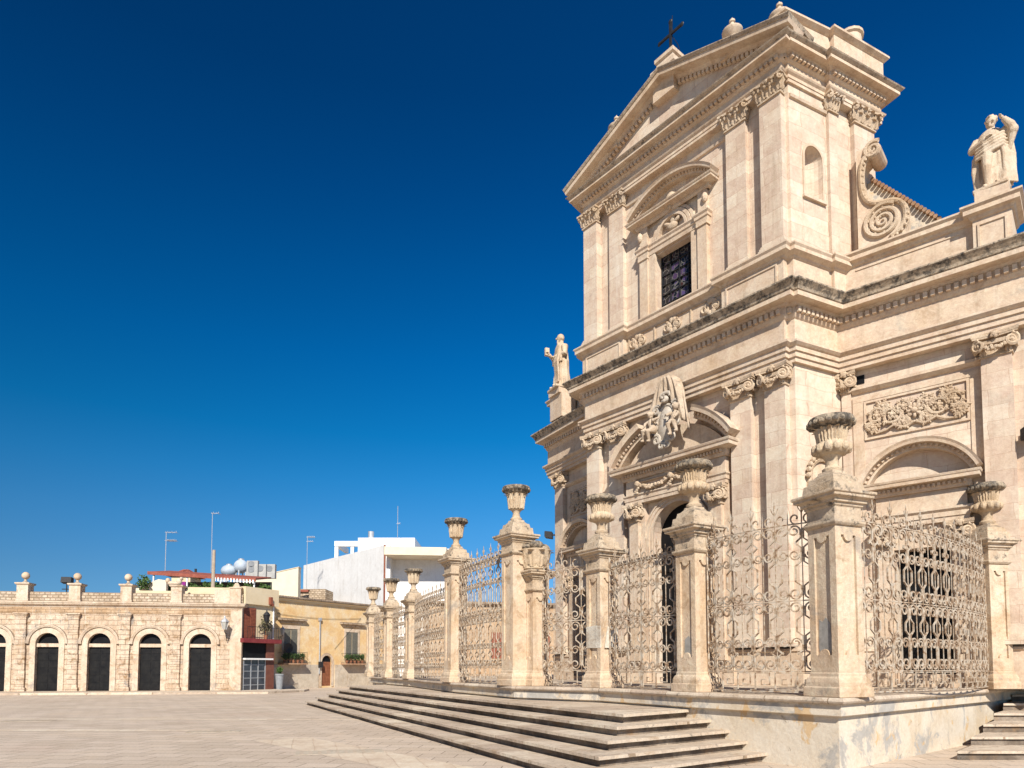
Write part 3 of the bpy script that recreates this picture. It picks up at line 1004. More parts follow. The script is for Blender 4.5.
# shield: convex pear outline
def shield_pt(u, v_):
    wv = 0.40 * (1 - abs(v_) ** 2.6) ** 0.5 * (1.0 - 0.18 * v_) if abs(v_) < 1 else 0
    return u * wv
n = 12
vs = []
for j in range(n + 1):
    v_ = -1 + 2 * j / n
    for k in range(9):
        u = -1 + k / 4
        x = shield_pt(u, v_)
        vs.append((x, -0.16 * (1 - u * u) * (1 - v_ * v_) - 0.02, v_ * 0.62))
fs = [(j * 9 + k, j * 9 + k + 1, j * 9 + k + 10, j * 9 + k + 9) for j in range(n) for k in range(8)]
sh.add(vs, fs)
rim = [(shield_pt(1, -1 + 2 * j / 20), -0.04, (-1 + 2 * j / 20) * 0.62) for j in range(21)]
sh.tube(rim, 0.05, 6)
sh.tube([(-x, y, z) for x, y, z in rim], 0.05, 6)
for sg in (-1, 1):
    for (cx, cz, r, a0, tn) in ((0.42, 0.50, 0.17, 2.6, -1.4), (0.48, -0.05, 0.15, 2.2, 1.3), (0.34, -0.52, 0.17, 1.2, 1.4), (0.14, -0.74, 0.13, 0.8, 1.2)):
        pts = spiral((sg * cx, cz), r, a0 if sg > 0 else pi - a0, sg * tn, 16, 0.25)
        sh.tube([(x, -0.08, z) for x, z in pts], [0.065 * (1 - 0.4 * i / 16) for i in range(17)], 6)
# small crown and lion mask above the shield
sh.ell((0, -0.14, 0.76), (0.14, 0.10, 0.12), 10, 7)
for k in range(7):
    u = -0.18 + 0.06 * k
    sh.ell((u, -0.16, 0.92 + 0.05 * cos(u * 8)), (0.045, 0.05, 0.07), 6, 5)
for sg in (-1, 1):
    sh.ell((sg * 0.07, -0.29, 0.82), (0.03, 0.03, 0.03), 6, 4)
    sh.ell((sg * 0.18, -0.14, 0.88), (0.06, 0.05, 0.07), 6, 4)
sh.ell((0, -0.30, 0.75), (0.05, 0.05, 0.05), 6, 4)
sh.ell((0, -0.22, 0.66), (0.10, 0.08, 0.05), 6, 4)
arms = sh.build('coat_of_arms', 'shield', church, True, (0.12, -0.66, 9.42), 0)
arms.scale = (0.88, 1.0, 0.98)
arms.rotation_euler = (radians(-6), 0, 0)
# mantle: folded cloth falling from a knot to both sides behind the shield
mt = MB()
nu, nv = 40, 14
vs = []
for j in range(nv + 1):
    q = j / nv
    for k in range(nu + 1):
        u = -1 + 2 * k / nu
        spread = 0.26 + 0.78 * q ** 0.6
        z = 1.48 - 1.25 * q * (0.75 + 0.35 * abs(u)) - 0.55 * abs(u) ** 2 * q + 0.06 * cos(u * 14) * q
        y = 0.05 - 0.42 * (1 - abs(u) ** 2) ** 0.5 * (1 - q) ** 0.4 * 0.6 - 0.07 * cos(u * 17 + q * 1.5) * (0.3 + q) + 0.22 * (1 - abs(u)) * q
        vs.append((u * spread, y, z))
fs = [(j * (nu + 1) + k, j * (nu + 1) + k + 1, (j + 1) * (nu + 1) + k + 1, (j + 1) * (nu + 1) + k) for j in range(nv) for k in range(nu)]
mt.add(vs, fs)
mo = mt.build('mantle', 'arms', arms, True)
md = mo.modifiers.new('thick', 'SOLIDIFY')
md.thickness = 0.06
def putto(sg):
    mb = MB()
    x = sg * 0.60
    mb.ell((x, -0.18, 0.02), (0.16, 0.15, 0.25), 10, 8, Matrix.Rotation(sg * 0.35, 3, 'Y'))
    mb.ell((x - sg * 0.10, -0.20, -0.20), (0.17, 0.16, 0.16), 10, 8)
    hx = x + sg * 0.06
    mb.ell((hx, -0.24, 0.40), (0.12, 0.13, 0.135), 10, 8)
    for k in range(9):
        a = k * 0.7
        mb.ell((hx + 0.10 * cos(a), -0.18 + 0.03 * sin(a * 2), 0.46 + 0.06 * sin(a)), (0.05, 0.06, 0.05), 6, 4)
    mb.ell((hx - sg * 0.02, -0.375, 0.39), (0.025, 0.03, 0.03), 6, 4)
    for e in (-1, 1):
        mb.ell((hx + e * 0.045, -0.355, 0.43), (0.022, 0.02, 0.016), 6, 4)
    mb.tube([(x, -0.22, 0.26), (hx, -0.23, 0.36)], 0.07, 7)
    mb.tube([(x - sg * 0.10, -0.22, 0.18), (x - sg * 0.24, -0.34, 0.08), (x - sg * 0.38, -0.26, 0.16)], [0.07, 0.06, 0.045], 7)
    mb.tube([(x + sg * 0.12, -0.18, 0.18), (x + sg * 0.26, -0.28, 0.06), (x + sg * 0.20, -0.36, -0.08)], [0.07, 0.06, 0.045], 7)
    for f_ in range(5):
        mb.tube([(x - sg * 0.38, -0.26, 0.16), (x - sg * (0.42 + 0.01 * f_), -0.28 + 0.012 * f_, 0.21 - 0.025 * f_), (x - sg * 0.45, -0.25, 0.20 - 0.03 * f_)], 0.014, 5)
        mb.tube([(x + sg * 0.20, -0.36, -0.08), (x + sg * (0.17 + 0.018 * f_), -0.40, -0.13), (x + sg * (0.16 + 0.018 * f_), -0.39, -0.17)], 0.014, 5)
    mb.tube([(x - sg * 0.14, -0.22, -0.24), (x - sg * 0.06, -0.44, -0.36), (x - sg * 0.04, -0.30, -0.66)], [0.12, 0.10, 0.055], 8)
    mb.tube([(x + sg * 0.02, -0.22, -0.24), (x + sg * 0.20, -0.42, -0.30), (x + sg * 0.26, -0.30, -0.60)], [0.12, 0.10, 0.055], 8)
    mb.tube([(x - sg * 0.04, -0.28, -0.66), (x - sg * 0.05, -0.42, -0.72)], [0.055, 0.04], 6)
    mb.tube([(x + sg * 0.26, -0.28, -0.60), (x + sg * 0.28, -0.42, -0.66)], [0.055, 0.04], 6)
    return mb
def remeshed(mb, name, mat, vox=0.02, parent=None, loc=None, rz=0.0):
    """fuse overlapping shells into one continuous body"""
    me = mb.mesh(name + '_shells', mat)
    tmp = bpy.data.objects.new('tmp', me)
    COL.objects.link(tmp)
    md_ = tmp.modifiers.new('r', 'REMESH')
    md_.mode = 'VOXEL'
    md_.voxel_size = vox
    sm = tmp.modifiers.new('s', 'SMOOTH')
    sm.factor = 0.5
    sm.iterations = 1
    dg = bpy.context.evaluated_depsgraph_get()
    ev = tmp.evaluated_get(dg)
    out = bpy.data.meshes.new_from_object(ev)
    out.name = name
    bpy.data.objects.remove(tmp)
    bpy.data.meshes.remove(me)
    out.polygons.foreach_set('use_smooth', [True] * len(out.polygons))
    if not out.materials:
        out.materials.append(M[mat])
    return link(name, out, parent, loc, rz)
for sg in (-1, 1):
    pu_ = remeshed(putto(sg), 'putto', 'arms', 0.016, arms)
    pu_.scale = (0.85, 1.0, 0.85)

# ---- wing portals
for fr, sg in ((WR, 1), (WL, -1)):
    c = sg * 2.3
    mb = MB()
    for s_ in (-1, 1):
        mb.box(*sorted((c + s_ * 0.66, c + s_ * 1.10)), -0.12, 0.02, Z0, 5.62, fr)
        mb.box(*sorted((c + s_ * 0.72, c + s_ * 1.04)), -0.20, 0.0, Z0 + 0.5, 4.98, fr)
        mb.box(*sorted((c + s_ * 0.68, c + s_ * 1.10)), -0.26, 0.0, Z0, Z0 + 0.5, fr)
    mb.box(c - 0.66, c + 0.66, -0.08, 0.02, 4.95, 5.55, fr)
    mb.sweep([fr.p2(c - 1.10, 0), fr.p2(c - 1.10, -0.20), fr.p2(c + 1.10, -0.20), fr.p2(c + 1.10, 0)], [(-0.2, 5.55), (0, 5.55), (0, 5.68), (0.03, 5.68), (0.03, 5.80), (0.09, 5.86), (0.09, 5.92), (-0.05, 5.94), (-0.05, 6.40), (-0.2, 6.41)], XYZ)
    box_cornice(mb, fr, c, 1.10, 6.40, 0.36, 0.30, 0.20)
    pw = mb.build('wing_portal', 'trim', church)
    pdm = MB()
    arc_cornice(pdm, fr, c, 1.18, 6.77, 0.78, 0.26, 0.30, 0.22, None, 26)
    pdm.build('curved_pediment', 'trim', pw)
    for s_ in (-1, 1):
        if 0.32 not in ION:
            ION[0.32] = ionic_mesh(0.32, 0.58).mesh('capital', 'carve', True)
        link('capital', ION[0.32], pw, fr(c + s_ * 0.88, -0.20, 4.98), fr.ang)
    th = MB()
    th.box(c - 0.85, c + 0.85, -0.30, 0.5, Z0, Z0 + 0.17, fr)
    th.box(c - 0.7, c + 0.7, -0.05, 0.5, Z0 + 0.17, Z0 + 0.34, fr)
    th.build('threshold', 'trim', pw)
    d_ = MB()
    d_.box(c - 0.70, c + 0.70, 0.50, 0.56, Z0 + 0.34, 5.0, fr)
    for s_ in (-1, 1):
        for k in range(4):
            z = Z0 + 0.5 + k * 0.82
            d_.box(*sorted((c + s_ * 0.07, c + s_ * 0.58)), 0.47, 0.51, z, z + 0.68, fr)
    d_.build('door', 'shutterdark', pw)

# ---- shell niche on each lower return
for fr, sg in ((RR, 1), (RL, -1)):
    mb = MB()
    c = sg * 0.95
    out_ = arc(c, 7.05, 0.46, 0, pi, 12)
    mb.sweep([(c + 0.46, 5.6)] + out_ + [(c - 0.46, 5.6)], [(0, 0.0), (0, -0.08), (0.08, -0.12), (0.14, -0.08), (0.14, 0.0)], lambda u, v_, w_: fr(u, w_, v_))
    for i in range(13):
        q = out_[i]
        mb.ell(fr(q[0] + 0.17 * cos(i * pi / 12), -0.10, q[1] + 0.17 * sin(i * pi / 12)), (0.08, 0.08, 0.08), 6, 5)
    mb.box(c - 0.56, c + 0.56, -0.22, 0, 5.5, 5.62, fr)
    nf = mb.build('niche', 'carve', church, True)
    bk = MB()
    bk.prism([(c + 0.44, 5.62)] + arc(c, 7.05, 0.44, 0, pi, 12) + [(c - 0.44, 5.62)], fr, -0.012, 0.02)
    bk.build('niche_back', 'trim', nf)

# ================================================================== upper storey
UT = 3.65
up = MB()
win = [(-0.76, 13.55), (0.74, 13.55), (0.74, 15.52), (-0.76, 15.52)]
up.poly([(-A, 12.1), (A, 12.1), (A, 19.05), (-A, 19.05)], [win], FR, 0.38)
nic = arch_hole(0.93, 0.36, 15.15, 16.35, 12)
up.poly([(0, 12.1), (UT, 12.1), (UT, 19.05), (0, 19.05)], [nic], RR, 0.001)
up.poly([(-UT, 12.1), (0, 12.1), (0, 19.05), (-UT, 19.05)], [arch_hole(-0.93, 0.36, 15.15, 16.35, 12)], RL, 0.001)
# curved backs of the side niches
for fr, c in ((RR, 0.93), (RL, -0.93)):
    rows = []
    for zz in (15.15, 15.6, 16.0, 16.35):
        rows.append([(c + 0.36 * cos(a), 0.36 * sin(a), zz) for a in [pi * k / 10 for k in range(11)]])
    for e in range(1, 6):
        b_ = e / 5 * pi / 2
        rows.append([(c + 0.36 * cos(a) * cos(b_), 0.36 * sin(a) * cos(b_), 16.35 + 0.36 * sin(b_)) for a in [pi * k / 10 for k in range(11)]])
    vs = [fr(*q) for r_ in rows for q in r_]
    up.add(vs, [(j * 11 + k, j * 11 + k + 1, (j + 1) * 11 + k + 1, (j + 1) * 11 + k) for j in range(len(rows) - 1) for k in range(10)])
    up.add([fr(c - 0.36, 0, 15.15), fr(c + 0.36, 0, 15.15), fr(c + 0.36, 0.36, 15.15), fr(c - 0.36, 0.36, 15.15)], [(0, 1, 2, 3)])
# back and nave walls behind
b0, b1 = RR.p2(UT, 0), RL.p2(-UT, 0)
up.add([(b0[0], b0[1], 12.1), (b1[0], b1[1], 12.1), (b1[0], b1[1], 19.05), (b0[0], b0[1], 19.05)], [(0, 1, 2, 3)])
up.build('upper_wall', 'wall', church)

# sills and surrounds of the side niches
for fr, c in ((RR, 0.93), (RL, -0.93)):
    sn = MB()
    sn.box(c - 0.46, c + 0.46, -0.08, 0.0, 15.07, 15.148, fr)
    sn.sweep([(c + 0.36, 15.15), (c + 0.36, 16.35)] + arc(c, 16.35, 0.36, 0, pi, 12)[1:] + [(c - 0.36, 15.15)], [(0.0, 0.0), (0.0, -0.03), (0.07, -0.03), (0.07, 0.0)], lambda u, v_, w_: fr(u, w_, v_))
    sn.build('side_niche_surround', 'trim', church)

# attic pedestal zone with its crowning moulding
def plan_upper(e, e_mid, ins=1.95, back=UT, corner_e=0.12):
    """plan of the upper storey: pedestals of the pilaster pairs stand proud of the middle"""
    no = (sin(SIDE), -cos(SIDE))
    R = [(ins, -e_mid), (ins, -e), (3.92, -e), (3.92, -corner_e)]
    q = RR.p2(0, 0)
    t_ = (-corner_e - (q[1] + no[1] * corner_e)) / sin(SIDE)
    R.append((q[0] + no[0] * corner_e + cos(SIDE) * t_, -corner_e))
    R.append(RR.p2(1.42, -corner_e))
    R.append(RR.p2(1.42, -corner_e - 0.10))
    R.append(RR.p2(back, -corner_e - 0.10))
    return [(-x, y) for x, y in reversed(R)] + R
at = MB()
at.sweep(plan_upper(0.33, 0.14), [(-0.2, 12.15), (0, 12.15), (0, 13.06), (0.03, 13.08), (0.06, 13.13), (0.10, 13.15), (0.20, 13.20), (0.20, 13.30), (0.24, 13.36), (0.24, 13.40), (0.06, 13.46), (-0.3, 13.48)], XYZ)
# raised fields on the pedestals
for sg in (-1, 1):
    for (x0, x1, z0, z1) in ((2.10, 3.74, 12.95, 13.0), (2.10, 2.15, 12.3, 12.95), (3.69, 3.74, 12.3, 12.95)):
        at.box(*sorted((sg * x0, sg * x1)), -0.36, -0.3, z0, z1)
at.build('attic_base', 'trim', church)

# parapet of the wings with the statue pedestals
for sg in (-1, 1):
    pp = MB()
    path = [WR.p2(0.45, -0.06), WR.p2(3.70, -0.06), WR.p2(3.70, -0.24), WR.p2(4.52, -0.24), WR.p2(4.52, 0.9)]
    if sg < 0:
        path = [(-x, y) for x, y in reversed(path)]
    pp.sweep(path, [(-0.3, 12.15), (0, 12.15), (0, 13.18), (0.04, 13.20), (0.08, 13.27), (0.18, 13.31), (0.18, 13.42), (0.24, 13.48), (0.24, 13.53), (-0.3, 13.57)], XYZ)
    fr = WR if sg > 0 else WL
    # sunk field edges
    pp.box(*sorted((sg * 0.9, sg * 3.4)), -0.085, -0.05, 13.05, 13.09, fr)
    for (x0, x1, z0, z1) in ((3.80, 4.42, 13.02, 13.07), (3.80, 3.85, 12.4, 13.02), (4.37, 4.42, 12.4, 13.02)):
        pp.box(*sorted((sg * x0, sg * x1)), -0.275, -0.22, z0, z1, fr)
    # block under the statue
    if sg > 0:
        pp.box(3.76, 4.48, -0.22, 0.5, 13.572, 13.93, fr)
    else:
        pp.box(-3.62, -2.80, -1.0, 0.1, 13.20, 13.44, fr)
        pp.box(-3.66, -2.76, -0.90, -0.2, 12.2, 13.195, fr)
    # the parapet has a back
    pp.box(*sorted((sg * 0.5, sg * 3.7)), 0.2, 0.36, 12.1, 13.56, fr)
    pp.build('wing_parapet', 'trim', church)

# pilasters of the upper storey
for sg in (-1, 1):
    pilaster(FR, sg * 2.40, 0.66, 13.47, 17.92, 0.16, 'corinthian')
    pilaster(FR, sg * 3.58, 0.66, 13.47, 17.92, 0.26, 'corinthian')
    fr = RR if sg > 0 else RL
    pilaster(fr, sg * 1.68, 0.34, 13.47, 17.92, 0.10, 'corinthian')
    pilaster(fr, sg * 3.0, 0.9, 13.47, 17.92, 0.14, 'corinthian')
ss_ = MB()
ss_.sweep([FR.p2(-2.0, 0), FR.p2(2.0, 0)], [(0, 17.84), (0.06, 17.86), (0.08, 17.93), (0.02, 17.97), (0, 17.98)], XYZ)
ss_.build('astragal_band', 'trim', church)
for fr, a0, a1 in ((RR, 0.02, 1.5), (RL, -1.5, -0.02)):
    ss_ = MB()
    ss_.sweep([fr.p2(a0, 0), fr.p2(a1, 0)], [(0, 17.84), (0.06, 17.86), (0.08, 17.93), (0.02, 17.97), (0, 17.98)], XYZ)
    ss_.build('astragal_band', 'trim', church)

# upper entablature
def plan_top(e, ce=0.06):
    no = (sin(SIDE), -cos(SIDE))
    R = [(3.95, -e), (3.95, -ce)]
    q = RR.p2(0, 0)
    t_ = (-ce - (q[1] + no[1] * ce)) / sin(SIDE)
    R.append((q[0] + no[0] * ce + cos(SIDE) * t_, -ce))
    R.append(RR.p2(1.46, -ce))
    R.append(RR.p2(1.46, -ce - 0.14))
    R.append(RR.p2(UT + 0.1, -ce - 0.14))
    R.append(RR.p2(UT + 0.1, 1.2))
    return [(-x, y) for x, y in reversed(R)] + R
eu = MB()
pt = plan_top(0.24)
eu.sweep(pt, [(-0.24, 18.270), (0, 18.270), (0, 18.370), (0.02, 18.370), (0.02, 18.460), (0.07, 18.510), (0.09, 18.550), (-0.01, 18.570), (-0.01, 18.810), (0.03, 18.830), (0.07, 18.870), (0.07, 18.970), (0.14, 19.020), (0.17, 19.050), (0.36, 19.060), (0.36, 19.150), (-0.2, 19.160)], XYZ)
dentils(eu, plan_top(0.31, 0.13)[1:-1], -0.01, 0.10, 18.880, 18.970, 0.15, 0.09)
eu.build('upper_entablature', 'trim', church)
ug = MB()
ug.sweep(pt, [(-0.3, 19.152), (0.365, 19.153), (0.39, 19.170), (0.44, 19.210), (0.46, 19.240), (-0.4, 19.260)], XYZ)
ug.build('upper_cornice', 'palegutter', church)

# pediment: tympanum, raking cornice, dentils
APX = 20.850
PW = 4.38
sl = (APX - 19.280) / PW
rk = MB()
rp = [(-PW, 19.280), (0, APX), (PW, 19.280)]
prof_r = [(0.10, 0.1), (0.10, -0.22), (0.0, -0.24), (0.0, -0.32), (-0.06, -0.36), (-0.10, -0.40), (-0.10, -0.68), (-0.21, -0.70), (-0.21, 0.1)]
rk.sweep(rp, prof_r, lambda u, v_, w_: FR(u, w_, v_))
L = hypot(PW, APX - 19.280)
for sg in (-1, 1):
    k = int(L / 0.16)
    for j in range(3, k - 3):
        q = (j + 0.5) / k
        x, z = sg * PW * (1 - q), 19.280 + (APX - 19.280) * q
        rk.box(x - 0.045, x + 0.045, -0.345, -0.23, z - 0.135, z - 0.02)
rake = rk.build('raking_cornice', 'trim', church)
rg = MB()
rg.sweep(rp, [(-0.212, 0.6), (-0.212, -0.69), (-0.23, -0.73), (-0.29, -0.77), (-0.31, -0.77), (-0.34, 0.6)], lambda u, v_, w_: FR(u, w_, v_))
rg.build('raking_gutter', 'palegutter', church)
ty = MB()
ty.prism([(-PW + 0.3, 19.230), (PW - 0.3, 19.230), (0, APX - 0.02)], FR, -0.20, 0.0)
ty.build('tympanum', 'wall', church)
# tiled nave roof behind the gable
nr = MB()
for sg in (-1, 1):
    vs = [FR(sg * (PW - 0.3), 0.55, 19.330), FR(0, 0.55, APX + 0.30), FR(0, 3.3, APX + 0.30), FR(sg * (PW - 0.3), 3.3, 19.330)]
    nr.add(vs, [(0, 1, 2, 3)])
nr.add([FR(-PW + 0.3, 3.3, 19.230), FR(PW - 0.3, 3.3, 19.230), FR(0, 3.3, APX + 0.3)], [(0, 1, 2)])
nr.slab([RL.p2(-UT, -0.1), FR.p2(-4.0, 0), FR.p2(4.0, 0), RR.p2(UT, -0.1)], 19.230, 19.330)
nr.build('gable_roof', 'tile', church)

# attic blocks over the corners and turned finials
fz = MB()
fprof = [(0.16, 0.0), (0.18, 0.06), (0.10, 0.10), (0.10, 0.14), (0.26, 0.30), (0.31, 0.40), (0.34, 0.44), (0.34, 0.48), (0.20, 0.54), (0.13, 0.66), (0.08, 0.76), (0.06, 0.80), (0.10, 0.84), (0.10, 0.90), (0.03, 0.97), (0.01, 1.02)]
fz.lathe(fprof, 18)
fin_me = fz.mesh('finial', 'trim', True)
for sg in (-1, 1):
    ab = MB()
    path = [(3.05, -0.02), (3.55, -0.02), (3.55, -0.22), (4.08, -0.22), RR.p2(1.50, -0.22), RR.p2(1.50, -0.36), RR.p2(UT, -0.36), RR.p2(UT, 0.6)]
    if sg < 0:
        path = [(-x, y) for x, y in reversed(path)]
    ab.sweep(path, [(-0.6, 19.2), (0, 19.2), (0, 20.05), (0.04, 20.07), (0.13, 20.14), (0.13, 20.20), (-0.6, 20.26)], XYZ)
    ab.frustum(0.25, 0.25, 20.05, 0.22, 0.22, 20.20, sg * 3.72, 0.15)
    ab.build('attic_block', 'trim', church)
    q = RR.p2(2.75, 0.08)
    ab = MB()
    ab.lathe([(0.30, 20.25), (0.30, 20.42), (0.34, 20.46), (0.34, 20.74), (0.40, 20.78), (0.40, 20.86), (0.2, 20.90)], 16, (sg * q[0], q[1], 0))
    ab.build('finial_stump', 'trim', church, True)
    ab = MB()
    zr = APX - (APX - 19.28) * 2.35 / PW
    ab.box(*sorted((sg * 2.10, sg * 2.60)), -0.42, 0.2, zr + 0.02, zr + 0.58)
    ab.build('finial_block', 'trim', church)
    for q_ in ((sg * 3.72, 0.15, 20.16), (sg * 2.35, -0.12, zr + 0.56)):
        fo_ = link('finial', fin_me, church, q_)
        fo_.scale = (0.9, 0.9, 0.85)
# stepped pedestal and iron cross on the gable top
cb = MB()
cb.square_lathe([(0.42, 20.7), (0.42, 21.55), (0.48, 21.60), (0.48, 21.74), (0.36, 21.78), (0.32, 22.02), (0.38, 22.06), (0.38, 22.18), (0.24, 22.22), (0.18, 22.36), (0.10, 22.40)], 0, -0.05)
cbo = cb.build('cross_pedestal', 'trim', church, loc=(0, 0, -0.32))
cr = MB()
cr.box(-0.035, 0.035, -0.08, -0.01, 22.3, 23.50)
cr.box(-0.46, 0.46, -0.075, -0.015, 23.02, 23.09)
for (x, z) in ((-0.46, 23.055), (0.46, 23.055), (0, 23.50)):
    cr.ell((x, -0.045, z), (0.08, 0.03, 0.08), 8, 5)
cr.tube([(0.05, 0.0, 23.7), (0.03, 0.0, 23.0), (0.22, 0.05, 22.6), (0.42, 0.1, 21.7)], 0.012, 4)
cr.build('iron_cross', 'blackiron', cbo)

# ---- the great window
wf = MB()
for sg in (-1, 1):
    wf.box(*sorted((sg * 0.72, sg * 1.0)), -0.10, 0.0, 13.48, 15.56, FR)
    wf.box(*sorted((sg * 1.0, sg * 1.34)), -0.16, 0.0, 13.48, 15.50, FR)
    wf.box(*sorted((sg * 0.98, sg * 1.38)), -0.20, 0.0, 15.50, 15.60, FR)
    wf.box(*sorted((sg * 1.02, sg * 1.34)), -0.14, 0.0, 15.9, 16.62, FR)
    wf.ell((sg * 1.3, -0.16, 16.35), (0.10, 0.10, 0.16), 8, 6)
    wf.ell((sg * 1.36, -0.12, 15.95), (0.08, 0.08, 0.12), 8, 6)
wf.sweep([FR.p2(-1.38, 0), FR.p2(-1.38, -0.17), FR.p2(-0.98, -0.17), FR.p2(-0.98, -0.11), FR.p2(0.98, -0.11), FR.p2(0.98, -0.17), FR.p2(1.38, -0.17), FR.p2(1.38, 0)], [(-0.1, 15.58), (0, 15.58), (0.02, 15.72), (0.05, 15.74), (0.05, 15.82), (0.09, 15.88), (0.09, 15.92), (-0.1, 15.94)], XYZ)
for r0, r1, d0 in ((0.52, 0.60, 0.16), (0.62, 0.72, 0.12), (0.74, 0.84, 0.08)):
    pts = arc(0, 15.94, r1, 0, pi, 18)
    wf.sweep(pts, [(-(r1 - r0), 0.0), (-(r1 - r0), -d0), (0, -d0), (0, 0.0)], lambda u, v_, w_: FR(u, w_, v_))
box_cornice(wf, FR, 0, 1.40, 16.62, 0.26, 0.34, 0.12, False)
frame = wf.build('great_window', 'trim', church)
wp = MB()
arc_cornice(wp, FR, 0, 1.58, 16.90, 0.62, 0.22, 0.32, 0.14, None, 24)
wp.build('curved_pediment', 'trim', frame)
we = MB()
we.ell((0, -0.10, 16.12), (0.22, 0.10, 0.14), 10, 7)
we.ell((0, -0.06, 16.45), (0.10, 0.06, 0.30), 8, 6)
for sg in (-1, 1):
    we.ell((sg * 0.2, -0.10, 16.26), (0.16, 0.06, 0.07), 8, 6, Matrix.Rotation(-sg * 0.5, 3, 'Y'))
    we.tube([(sg * (0.1 + 0.05 * i), -0.08, 16.98 + 0.05 * sin(i * 1.3)) for i in range(14)], [0.05 + 0.03 * (i % 2) for i in range(14)], 6)
we.build('carved_shell', 'carve', frame, True)
we = MB()
we.ell((0, -0.14, 17.05), (0.20, 0.12, 0.20), 10, 7)
we.ell((0, -0.2, 16.78), (0.10, 0.10, 0.16), 8, 6)
we.build('carved_mask', 'carve', frame, True)
wg = MB()
wg.box(-0.74, 0.74, 0.30, 0.34, 13.5, 15.55)
wgo = wg.build('leaded_glass', 'leaded', frame)
wb = MB()
for k in range(5):
    x = -0.72 + 0.36 * k
    wb.box(x - 0.012, x + 0.012, 0.24, 0.30, 13.55, 15.52)
for k in range(7):
    z = 13.55 + 0.33 * k
    wb.box(-0.72, 0.72, 0.25, 0.30, z - 0.012, z + 0.012)
wb.build('glazing_bars', 'blackiron', frame)
# carved apron under the sill
apn = MB()
for k, x in enumerate((-1.45, 0.0, 1.45)):
    for j in range(7):
        a = j * 0.9
        apn.ell((x + 0.16 * cos(a), -0.17, 12.78 + 0.20 * sin(a)), (0.12, 0.05, 0.09), 7, 5, Matrix.Rotation(a, 3, 'Y'))
    for sg in (-1, 1):
        pts = spiral((x + sg * 0.22, 12.78), 0.17, pi / 2, sg * 1.4, 14, 0.2)
        apn.tube([(u, -0.17, v_) for u, v_ in pts], 0.045, 5)
for (x0, x1, z0, z1) in ((-1.85, 1.85, 13.02, 13.07), (-1.85, -1.8, 12.3, 13.02), (1.8, 1.85, 12.3, 13.02), (-0.75, -0.70, 12.3, 13.02), (0.70, 0.75, 12.3, 13.02)):
    apn.box(x0, x1, -0.18, -0.13, z0, z1)
apn.build('carved_apron', 'carve', frame, True)

# ---- big scroll volutes leaning on the upper storey, with the sloping aisle wall and its tiles
for sg in (-1, 1):
    fr = WR if sg > 0 else WL
    Y0 = 0.42
    vo_ = MB()
    # flowing band: from the small top scroll down the edge and round the large one
    edge = [(1.30, 16.55), (1.12, 16.45), (1.04, 16.2), (1.03, 15.8), (1.08, 15.4), (1.22, 15.12), (1.45, 14.98), (1.75, 14.92), (1.98, 14.80), (2.12, 14.55), (2.12, 14.25), (1.98, 14.0), (1.75, 13.88)]
    # smooth the band
    def smooth(p_, k=4):
        out = []
        for i in range(len(p_) - 1):
            p0 = Vector(p_[max(i - 1, 0)])
            p1 = Vector(p_[i])
            p2 = Vector(p_[i + 1])
            p3 = Vector(p_[min(i + 2, len(p_) - 1)])
            for j in range(k):
                t_ = j / k
                out.append(0.5 * ((2 * p1) + (p2 - p0) * t_ + (2 * p0 - 5 * p1 + 4 * p2 - p3) * t_ * t_ + (3 * p1 - p0 - 3 * p2 + p3) * t_ ** 3))
        out.append(Vector(p_[-1]))
        return [(q.x, q.y) for q in out]
    sm = smooth(edge)
    for (dn_, r_, yy) in ((0.0, 0.075, Y0 - 0.16), (0.13, 0.05, Y0 - 0.10)):
        vo_.tube([fr(sg * (x + dn_ * 0.3), yy, z - dn_ * 0.4) for x, z in sm], r_, 7)
    # bead row
    for i in range(0, len(sm), 2):
        x, z = sm[i]
        vo_.ell(fr(sg * (x + 0.05), Y0 - 0.20, z - 0.06), (0.045, 0.045, 0.045), 6, 4)
    for (cx, cz, r, tn, n_) in ((1.55, 14.42, 0.50, 3.1, 60), (1.36, 16.62, 0.24, 2.0, 30)):
        sp = spiral((cx, cz), r, 0.9, tn, n_, 0.06)
        vo_.tube([fr(sg * x, Y0 - 0.17, z) for x, z in sp], [0.075 * (1 - 0.5 * i / n_) for i in range(n_ + 1)], 6)
        for i in range(0, int(n_ * 0.8), 2):
            x, z = sp[i]
            x, z = cx + (x - cx) * 0.86, cz + (z - cz) * 0.86
            vo_.ell(fr(sg * x, Y0 - 0.17, z), (0.04, 0.04, 0.04), 6, 4)
    vs_o = vo_.build('scroll_volute', 'carve', church, True)
    body = MB()
    outl = [(sg * x, z) for x, z in ([(0.9, 13.5), (2.1, 13.5), (2.1, 13.9)] + [sm[i] for i in range(len(sm) - 9, -1, -2)] + [(1.30, 16.80), (0.9, 16.80)])]
    body.prism(outl, fr, Y0 - 0.14, Y0 + 0.5)
    # rolled top of the scroll, running back
    body.lathe([(0.19, 0.0), (0.19, 0.75)], 16, (0, 0, 0), None, lambda x, y, z: fr(sg * 1.38 + x, Y0 - 0.14 + z, 16.60 + y))
    body.build('volute_body', 'trim', vs_o)
    aw = MB()
    aw.prism([(sg * 0.9, 13.4), (sg * 3.35, 13.4), (sg * 3.30, 13.62), (sg * 1.15, 16.15), (sg * 0.9, 16.15)], fr, Y0 + 0.55, Y0 + 0.9)
    awo = aw.build('aisle_gable', 'plaster', church)
    tl = MB()
    for k in range(20):
        q = (k + 0.5) / 20
        x, z = 1.15 + 2.15 * q * 0.80, 16.15 - 2.53 * q * 0.80
        tl.tube([fr(sg * x, Y0 + 0.42, z + 0.05), fr(sg * x, Y0 + 1.05, z + 0.05)], 0.06, 8)
    tl.build('verge_tiles', 'tile', awo)
